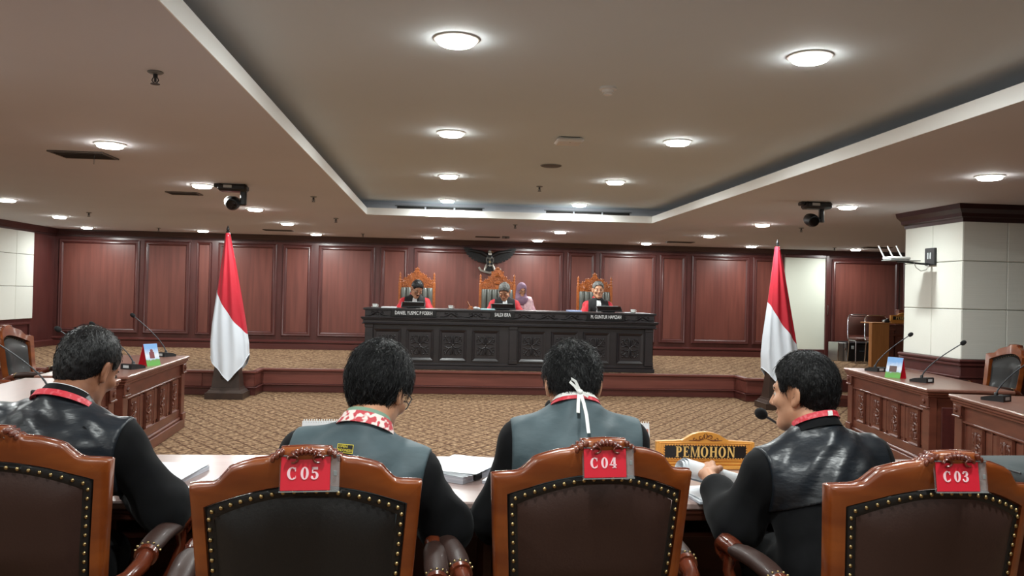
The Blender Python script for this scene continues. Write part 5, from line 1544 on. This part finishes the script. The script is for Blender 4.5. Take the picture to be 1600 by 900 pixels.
# ================================================================ papers on the front desk
def stack(px, py, sx, sy, h_, rz, label, sheets=3, mtop=PAPER):
    p = onZ(px, py, ZT+h_)
    t = thing('paper_stack', label, 'papers', (p[0], p[1], ZT), rz)
    obj('page_block', MB().bb(-sx/2, sx/2, -sy/2, sy/2, 0, h_*.8, .001), PAPERE, t)
    for k in range(sheets):
        o = obj('top_sheet', MB().grid(lambda u, v: ((u-.5)*sx, (v-.5)*sy, .002*math.sin(u*3+k)+.004*u*v), 7, 7).grid(lambda u, v: ((.5-u)*sx, (v-.5)*sy, -.0008+.002*math.sin((1-u)*3+k)+.004*(1-u)*v), 7, 7), mtop, t, 60, loc=(.006*k, .004*k, h_*.8+.0015+.004*k)); o.rotation_euler = (0, 0, .05*k)
    return t
s1 = stack(718, 727, .25, .32, .034, -.62, 'thick white document stack with a black binder clip, left of the bow-tied man', 4)
obj('binder_clip', MB().box((.127, -.06, .02), (.018, .05, .034), .003), BLACKPL, s1)
s2 = stack(806, 742, .20, .28, .014, -.35, 'thin white papers under the bow-tied man\'s left elbow', 2)
obj('plastic_tab', MB().bb(-.02, .02, -.15, -.135, .004, .012), mat('green_tab', (70, 140, 100), .5), s2)
stack(262, 736, .21, .29, .022, -.15, 'thick white bound papers on the desk right of the cropped-hair man', 2)
stack(636, 735, .18, .26, .012, .1, 'loose white pages on the desk beside the green-collared man', 2)
stack(1112, 772, .19, .22, .010, .1, 'white pages lying on the desk under the speaking man\'s hand', 2)
# sheaf rolled in the speaking man's hand
pa, pb = onY(1068, 731, 3.09), onY(1178, 763, 3.20)
roll = thing('rolled_papers', 'white sheaf of papers rolled up in the speaking man\'s left hand', 'papers', tuple(pa))
ax = np.array(pb)-np.array(pa); L_ = float(np.linalg.norm(ax)); ax = ax/L_
n1 = nrm(np.cross(ax, (0, 0, 1))); n2 = np.cross(n1, ax)
for k, (r0, tt) in enumerate(((.042, 2.2), (.035, 1.6), (.028, 1.2))):
    def F(u, v, r0=r0, tt=tt, o=0.0):
        a = -1.2+u*2*PI*.82*(1+.1*k); r = r0*(.72+.34*u)-o
        return tuple(ax*(L_*v-.01*k)+n1*r*math.cos(a)+n2*r*math.sin(a))
    m_ = MB().grid(F, 22, 3).grid(lambda u, v: F(1-u, v, o=.0008), 22, 3)
    obj('sheet', m_, PAPER, roll, 60)

# ================================================================ golden PEMOHON sign
sx0 = float(onY(1101, 700, 3.6)[0])
sg_ = thing('name_sign', 'golden carved wooden sign with dark plate lettered PEMOHON on the front desk', 'sign', (sx0, 3.6, ZT), -.02)
def pemohon(t, s=1.0, m_=GOLDWOOD):
    arch = [(-.22, 0), (.22, 0), (.22, .118), (.105, .124), (.085, .135), (.06, .150), (.03, .159), (0, .162), (-.03, .159), (-.06, .150), (-.085, .135), (-.105, .124), (-.22, .118)]
    obj('sign_board', MB().prism([(a*s, b*s) for a, b in arch], -.012*s, .012*s), m_, t)
    obj('foot', MB().bb(-.22*s, .22*s, -.035*s, .035*s, 0, .018*s, .004).bb(-.21*s, .21*s, -.025*s, .025*s, .018*s, .03*s, .004), m_, t)
    pl_ = [(-.185, .044), (.185, .044), (.185, .104), (-.185, .104)]
    obj('dark_plate', MB().prism([(a*s, b*s) for a, b in pl_], -.0145*s, -.011*s), PLATE, t)
    e = MB()
    for k in range(31):
        x = (-.185+.37*k/30)*s
        for z in (.044, .104): e.ball((x, -.014*s, z*s), (.0055*s, .003*s, .0045*s), 6, 4)
    for k in range(5):
        for x in (-.185, .185): e.ball((x*s, -.014*s, (.05+.012*k)*s), (.0045*s, .003*s, .0055*s), 6, 4)
    o = obj('scalloped_edge', e, m_, t, 60); o['kind'] = 'stuff'
    fr_ = MB()
    for a in ((-.208, -.2, .035, .112), (.2, .208, .035, .112)): fr_.bb(a[0]*s, a[1]*s, -.016*s, -.011*s, a[2]*s, a[3]*s, .002)
    for a in ((.032, .038), (.110, .115)): fr_.bb(-.208*s, .208*s, -.016*s, -.011*s, a[0]*s, a[1]*s, .002)
    obj('border_strip', fr_, m_, t)
    c = MB()
    for q in (-1, 1):
        c.tube([(q*x*s, y*s, z*s) for x, y, z in scroll(.022, .138, .011, PI, .9, -.013, sgn=-q if q > 0 else 1)], np.linspace(.003, .0015, 12)*s, 5)
        c.tube([(q*x*s, y*s, z*s) for x, y, z in scroll(.05, .131, .009, PI, .9, -.013)], np.linspace(.0026, .0014, 12)*s, 5)
        c.tube([(q*.008*s, -.013*s, .13*s), (q*.03*s, -.013*s, .124*s), (q*.075*s, -.013*s, .124*s)], [.002*s, .003*s, .001*s], 5)
        c.tube([(q*.002*s, -.013*s, .13*s), (q*.008*s, -.013*s, .145*s), (q*.002*s, -.013*s, .155*s)], [.002*s, .0035*s, .001*s], 5)
    obj('carved_leaves', c, mat('carved_brown', (120, 66, 18), .5), t, 60)
    wd = serif_word('PEMOHON', .047*s, .0015, 1.3, .04)
    V = np.concatenate(wd.v); wx = np.ptp(V[:, 0]); k = .265*s/wx
    for a in wd.v: a[:, 0] *= k
    obj('lettering', wd, mat('gold_paint', (236, 196, 116), .4), t, 30, loc=(.0, -.0165*s, .051*s))
pemohon(sg_)

# ================================================================ laptop bag at the right edge
lb = thing('laptop_bag', 'dark grey zipped bag on the front desk at the right picture edge', 'bag', (2.64, 3.44, ZT), .05)
obj('bag_body', MB().box((0, 0, .035), (.44, .32, .07), .02), mat('grey_nylon', (58, 66, 68), .7, bump=.2, nscale=(200, 200, 200)), lb, 60)
obj('zip', MB().bb(-.21, .21, -.165, -.158, .046, .054, .002).bb(-.2245, -.218, -.14, .14, .046, .054, .002), BLACKPL, lb)
obj('bag_handle', MB().tube([(-.06, -.16, .04), (-.05, -.2, .04), (.05, -.2, .04), (.06, -.16, .04)], .009, 8), BLACKPL, lb, 60)

# ================================================================ flags on pedestals
def flag(x, y, label, m=1):
    t = thing('flag', label, 'flag', (x, y, 0), 0, 'national flags beside the judges bench')
    pd = MB(); 
    def fr4(z0, w0, z1, w1, d0, d1):
        V = [(sx*w0/2, sy*d0/2, z0) for sx, sy in ((-1, -1), (1, -1), (1, 1), (-1, 1))]+[(sx*w1/2, sy*d1/2, z1) for sx, sy in ((-1, -1), (1, -1), (1, 1), (-1, 1))]
        pd.add(V, [(0, 1, 5, 4), (1, 2, 6, 5), (2, 3, 7, 6), (3, 0, 4, 7), (3, 2, 1, 0), (4, 5, 6, 7)])
    fr4(0, .50, .085, .50, .42, .42); fr4(.085, .46, .12, .42, .38, .34); fr4(.12, .40, .15, .38, .32, .31); fr4(.15, .37, .50, .30, .26, .18); fr4(.50, .32, .53, .33, .19, .20)
    dk = mat('pedestal_wood', (50, 36, 30), .45, c2=(60, 44, 36), nscale=(8, 8, 8))
    pb_ = obj('pedestal', pd, dk, t, loc=(.05, 0, 0))
    cv = MB()
    for sg in (-1, 1):
        cv.tube(scroll(sg*.05, .30, .035, 0, 1, -.118, sgn=sg), np.linspace(.009, .004, 12), 5)
        cv.tube(scroll(sg*.05, .40, .03, 0, 1, -.105, sgn=-sg), np.linspace(.009, .004, 12), 5)
    obj('pedestal_carving', cv, dk, pb_, 60)
    obj('pole', MB().lathe([(.018, .55), (.018, 2.26)], 12), mat('pole_wood', (92, 60, 40), .4), t, 60)
    obj('finial', MB().lathe([(.02, 2.25), (.028, 2.262), (.012, 2.275), (.022, 2.29), (.016, 2.31), (.003, 2.345)], 12), BLACKPL, t, 60)
    obj('tie_loop', MB().tube([(.018*math.cos(a)+.012, -.02+.02*math.sin(a), 2.225+.022*math.sin(a)) for a in np.linspace(0, 5.2, 12)], .008, 6), FLAGWHITE, t, 60)
    zs = [2.25, 2.1, 1.9, 1.6, 1.3, 1.0, .75, .55, .2]
    xl = [-.03, -.045, -.07, -.105, -.145, -.18, -.195, -.185, -.14]; xr = [.03, .06, .105, .165, .225, .28, .32, .33, .29]
    def pos(th, z):
        s = math.cos(th)
        a = np.interp(-z, [-q for q in zs], xl); b = np.interp(-z, [-q for q in zs], xr)
        w_ = (b-a)/2; drop = (2.25-z)/2
        dpt = .045+.155*drop
        fx = .016*math.sin(th*9+1.3+1.2*z)*min(1, drop*1.6)+.012*math.sin(th*5-z*2)*min(1, drop*2)
        return (m*((a+b)/2+w_*s), (dpt*math.sin(th))*(1.0)+fx, z)
    def zsplit(s): return np.interp(s, [-1, 1], [1.47, .87])
    def zbot(s): return np.interp(s, [-1, -.72, .12, .8, 1], [.56, .45, .245, .46, .60])
    def g(lo, hi):
        def F(u, v):
            th = -PI/2+u*2*PI; s = math.cos(th)
            z0, z1 = lo(s), hi(s); z = z0+(z1-z0)*v
            return pos(th, z)
        return F
    r_ = obj('red_band', MB().grid(g(lambda s: 2.24, zsplit), 96, 26, closeu=True), FLAGRED, t, 180)
    w_ = obj('white_band', MB().grid(g(zsplit, zbot), 96, 26, closeu=True), FLAGWHITE, t, 180)
    obj('hem', MB().tube([pos(-PI/2+u*2*PI, zbot(math.cos(-PI/2+u*2*PI))) for u in np.linspace(0, 1, 60)], .006, 5), FLAGWHITE, w_, 60)
flag(-2.93, 11.62, 'red and white flag hanging on its pole at left of the bench')
flag(4.62, 11.20, 'red and white flag hanging on its pole at right of the bench, behind the speaker')

# ================================================================ things on the judges' bench
BT = ZD+BH
def bench_at(px, yv=12.9): return float(onY(px, 480, yv)[0])
for px, w_, lab in ((646, .37, 'left'), (786, .38, 'middle'), (951, .40, 'right')):
    t = thing('desk_monitor', f'low black screen tilted back on the bench before the {lab} judge', 'screen', (bench_at(px), 12.86, BT), PI)
    R = rotx(.95)
    obj('screen_case', MB().box((0, 0, .052), (w_, .02, .15), .006, rotx(1.08)), BLACKPL, t)
    obj('screen', MB().box((0, .0065, .061), (w_-.03, .004, .12), 0, rotx(1.08)), GLASSB, t)
    obj('stand', MB().box((0, -.045, .012), (.2, .08, .024), .004), BLACKPL, t)
    obj('rear_plate', MB().box((0, -.0075, .042), (.13, .004, .05), .001, rotx(1.08)), GREYPL, t)
    obj('top_edge', MB().box((0, -.066, .095), (w_*.8, .006, .006), .001, rotx(1.08)), SILVER, t)
def blk(name, px, yv, dims, m_, label, cat, dz=0, rz=0):
    t = tag(obj(name, MB().box((0, 0, dims[2]/2), dims, .002), m_, None, 35, (bench_at(px, yv), yv, BT+dz), rz), label, cat); return t
blk('paper_stack', 608, 12.78, (.22, .3, .016), PAPER, 'white papers on the bench left of the left judge\'s screen', 'papers')
blk('folder', 762, 12.78, (.21, .3, .018), mat('pale_cyan_folder', (176, 214, 222), .6), 'pale blue folder on the bench left of the middle judge\'s screen', 'folder')
blk('folder', 897, 12.78, (.2, .3, .022), BLUEF, 'lavender blue folder on the bench left of the right judge\'s screen', 'folder')
blk('paper_stack', 980, 12.78, (.08, .2, .008), PAPER, 'small white paper on the bench right of the right judge\'s screen', 'papers')
for px, lab in ((586, 'at the left end of the bench'), (704, 'between the left and middle judges'), (988, 'near the right end of the bench')):
    t = thing('tea_cup', f'small white cup with saucer {lab}', 'cup', (bench_at(px), 12.85, BT))
    obj('saucer', MB().lathe([(.03, 0), (.06, .008), (.062, .011), (.03, .006), (0, .005)], 16), WHITEPL, t, 60)
    obj('cup', MB().lathe([(.022, .006), (.034, .03), (.036, .056), (.033, .056), (.028, .02), (0, .014)], 16), WHITEPL, t, 60)
    obj('cup_handle', MB().tube([(.033, 0, .045), (.052, 0, .042), (.05, 0, .022), (.032, 0, .022)], .004, 6), WHITEPL, t, 60)
g_ = thing('gavel', 'wooden gavel resting with crumpled tissues between the left and middle judges', 'gavel', (bench_at(735), 12.85, BT))
obj('gavel_head', MB().tube([(-.03, 0, .025), (-.02, 0, .025), (.02, 0, .025), (.03, 0, .025)], [.022, .025, .025, .022], 12), CARVEDGOLD, g_, 60)
obj('gavel_handle', MB().tube([(0, 0, .03), (-.03, .01, .08), (-.05, .02, .12)], [.009, .010, .012], 8), CARVEDGOLD, g_, 60)
obj('sound_block', MB().lathe([(.05, 0), (.05, .012), (.045, .016)], 14, (.0, 0, -.012+.012)), CARVEDGOLD, g_, 60)
ts = MB(); ts.ball((0, 0, .022), (.04, .03, .022), 8, 5); ts.ball((.04, .01, .018), (.03, .03, .018), 7, 5)
tag(obj('tissue', ts, PAPER, None, 60, (bench_at(743), 12.84, BT)), 'crumpled white tissue beside the gavel on the bench', 'tissue')

# ================================================================ far right corner of the dais
def chrome_chair(x, y, rz, label):
    t = thing('stacking_chair', label, 'chair', (x, y, ZD), rz, 'chrome stacking chairs')
    brown = mat('brown_vinyl', (86, 52, 44), .5)
    obj('back_pad', MB().box((0, -.235, .70), (.37, .03, .36), .012), brown, t, 60)
    obj('grip_rail', MB().box((0, -.235, .885), (.30, .02, .035), .008), brown, t, 60)
    obj('seat_pad', MB().box((0, .0, .455), (.40, .42, .06), .02), brown, t, 60)
    obj('back_frame', MB().tube([(-.2, -.21, .44), (-.205, -.235, .55), (-.2, -.245, .84), (-.17, -.245, .905), (-.1, -.245, .915), (.1, -.245, .915), (.17, -.245, .905), (.2, -.245, .84), (.205, -.235, .55), (.2, -.21, .44)], .012, 8), CHROME, t, 60)
    for sg in (-1, 1):
        obj('leg', MB().tube([(sg*.19, .19, .43), (sg*.20, .22, 0)], .0115, 8), CHROME, t, 60)
        obj('leg', MB().tube([(sg*.19, -.19, .43), (sg*.20, -.24, 0)], .0115, 8), CHROME, t, 60)
    obj('seat_frame', MB().tube([(-.19, -.2, .42), (-.19, .2, .42), (.19, .2, .42), (.19, -.2, .42)], .011, 6), CHROME, t, 60)
cy = 15.35
chrome_chair(float(onY(1340, 520, cy+.2)[0]), cy, PI-.15, 'chrome stacking chair with brown back beside the black case, left one')
chrome_chair(float(onY(1367, 520, cy-.3)[0]), cy-.52, PI-.1, 'chrome stacking chair with brown back half behind the oak lectern')
ax_ = float(onY(1310, 548, 15.8)[0])
t = thing('flight_case', 'upright silver aluminium case on the dais carpet by the door', 'case', (ax_, 15.85, ZD))
obj('case_body', MB().box((0, 0, .18), (.17, .42, .36), .008), ALU, t)
for sx in (-1, 1): obj('corner_rail', MB().box((sx*.082, -.208, .18), (.022, .022, .365), .004), CHROME, t)
obj('case_seam', MB().box((.02, -.2115, .18), (.012, .004, .35)), DARKGR, t); obj('latch', MB().box((.055, -.214, .24), (.03, .008, .05), .002), CHROME, t)
t = thing('equipment_case', 'big black equipment case on the dais behind the chrome chairs', 'case', (ax_+.42, 15.92, ZD))
obj('case_body', MB().box((0, 0, .17), (.56, .5, .34), .012), BLACKPL, t); obj('case_lid', MB().box((0, 0, .355), (.57, .51, .035), .01), BLACKPL, t)
obj('latch', MB().box((-.2, -.258, .27), (.05, .012, .06), .003), SILVER, t); obj('case_grip', MB().tube([(-.05, -.25, .2), (-.05, -.28, .2), (.07, -.28, .2), (.07, -.25, .2)], .008, 6), DARKGR, t)
lx = float(onY(1375, 540, 14.4)[0])
t = thing('lectern', 'oak and carved wood lectern standing beside the white pillar at far right', 'lectern', (lx, 14.4, ZD))
obj('side_panel', MB().bb(-.17, .16, -.02, .01, 0, .79, .004), OAK, t)
obj('carved_front', MB().bb(.16, .9, .06, .09, 0, .76, .004), DESKWOOD, t)
obj('corner_post', MB().bb(.16, .26, .0, .09, 0, .72, .006).bb(.15, .28, -.012, .09, .66, .70, .006).bb(.15, .28, -.012, .09, .56, .6, .006).bb(.15, .28, -.012, .09, 0, .08, .006).bb(.165, .255, -.006, .09, .26, .3, .006), DESKWOOD, t)
obj('front_board', frame_mould(.3, .62, .1, .6, .062, .05, .03), DESKWOOD, t)
obj('lectern_top', MB().bb(-.17, .92, -.03, .4, .78, .80, .006), OAK, t); obj('rear_panel', MB().bb(-.16, -.14, .01, .1, 0, .78), OAK, t)
obj('far_panel', MB().bb(.86, .9, .09, .5, 0, .78), DESKWOOD, t)
LT = ZD+.80
sp = thing('name_sign', 'small golden carved sign with dark plate on the far lectern', 'sign', (float(onY(1414, 500, 14.45)[0]), 14.5, LT))
pemohon(sp, 1.15)
t = thing('telephone', 'small dark device with a white knob on the far lectern', 'device', (float(onY(1384, 505, 14.5)[0]), 14.5, LT))
obj('device_body', MB().box((0, 0, .025), (.10, .12, .05), .012), BLACKPL, t, 60); obj('knob', MB().ball((-.055, -.03, .02), .02), WHITEPL, t, 60); obj('device_head', MB().ball((.02, -.02, .055), (.03, .03, .022)), BLACKPL, t, 60)
t = thing('wooden_box', 'plain brown wooden box behind the small golden sign at far right', 'box', (float(onY(1411, 493, 14.78)[0]), 14.8, LT))
obj('box_body', MB().box((0, 0, .11), (.2, .12, .22), .006), DESKWOOD, t); obj('box_lid', MB().box((0, 0, .228), (.21, .13, .016), .004), DESKWOOD, t)

# ================================================================ wireless router on its pillar bracket
q = onX(1456, 402, PX-.001)
t = thing('router', 'white wireless router with three aerials on a bracket arm on the pillar', 'router', (PX, float(q[1]), float(q[2])), 0)
obj('wall_plate', MB().bb(-.03, 0, -.09, .09, -.09, .1, .004), BLACKPL, t)
obj('plate_slot', MB().bb(-.034, -.03, -.035, -.01, -.02, .05).bb(-.034, -.03, .01, .035, -.02, .05), SILVER, t)
obj('bracket_arm', MB().tube([(-.01, .0, -.08), (-.12, .0, -.075), (-.30, 0, -.06), (-.40, 0, -.055)], .011, 8), BLACKPL, t, 60)
obj('shelf_plate', MB().bb(-.52, -.18, -.09, .11, -.052, -.042, .003), GREYPL, t)
obj('router_body', MB().box((-.40, .01, -.022), (.24, .17, .035), .012), WHITEPL, t, 60)
for k in range(3): obj('aerial', MB().tube([(-.50+.085*k, .08-.03*k, -.01), (-.51+.085*k, .085-.03*k, .01), (-.565+.085*k, .09-.03*k, .115)], [.010, .009, .007], 6), WHITEPL, t, 60)
obj('cable', MB().tube([(-.05, -.02, -.09), (-.08, -.03, -.14), (-.14, -.03, -.155), (-.19, -.02, -.12), (-.21, 0, -.06)], .005, 6), WHITEPL, t, 60)
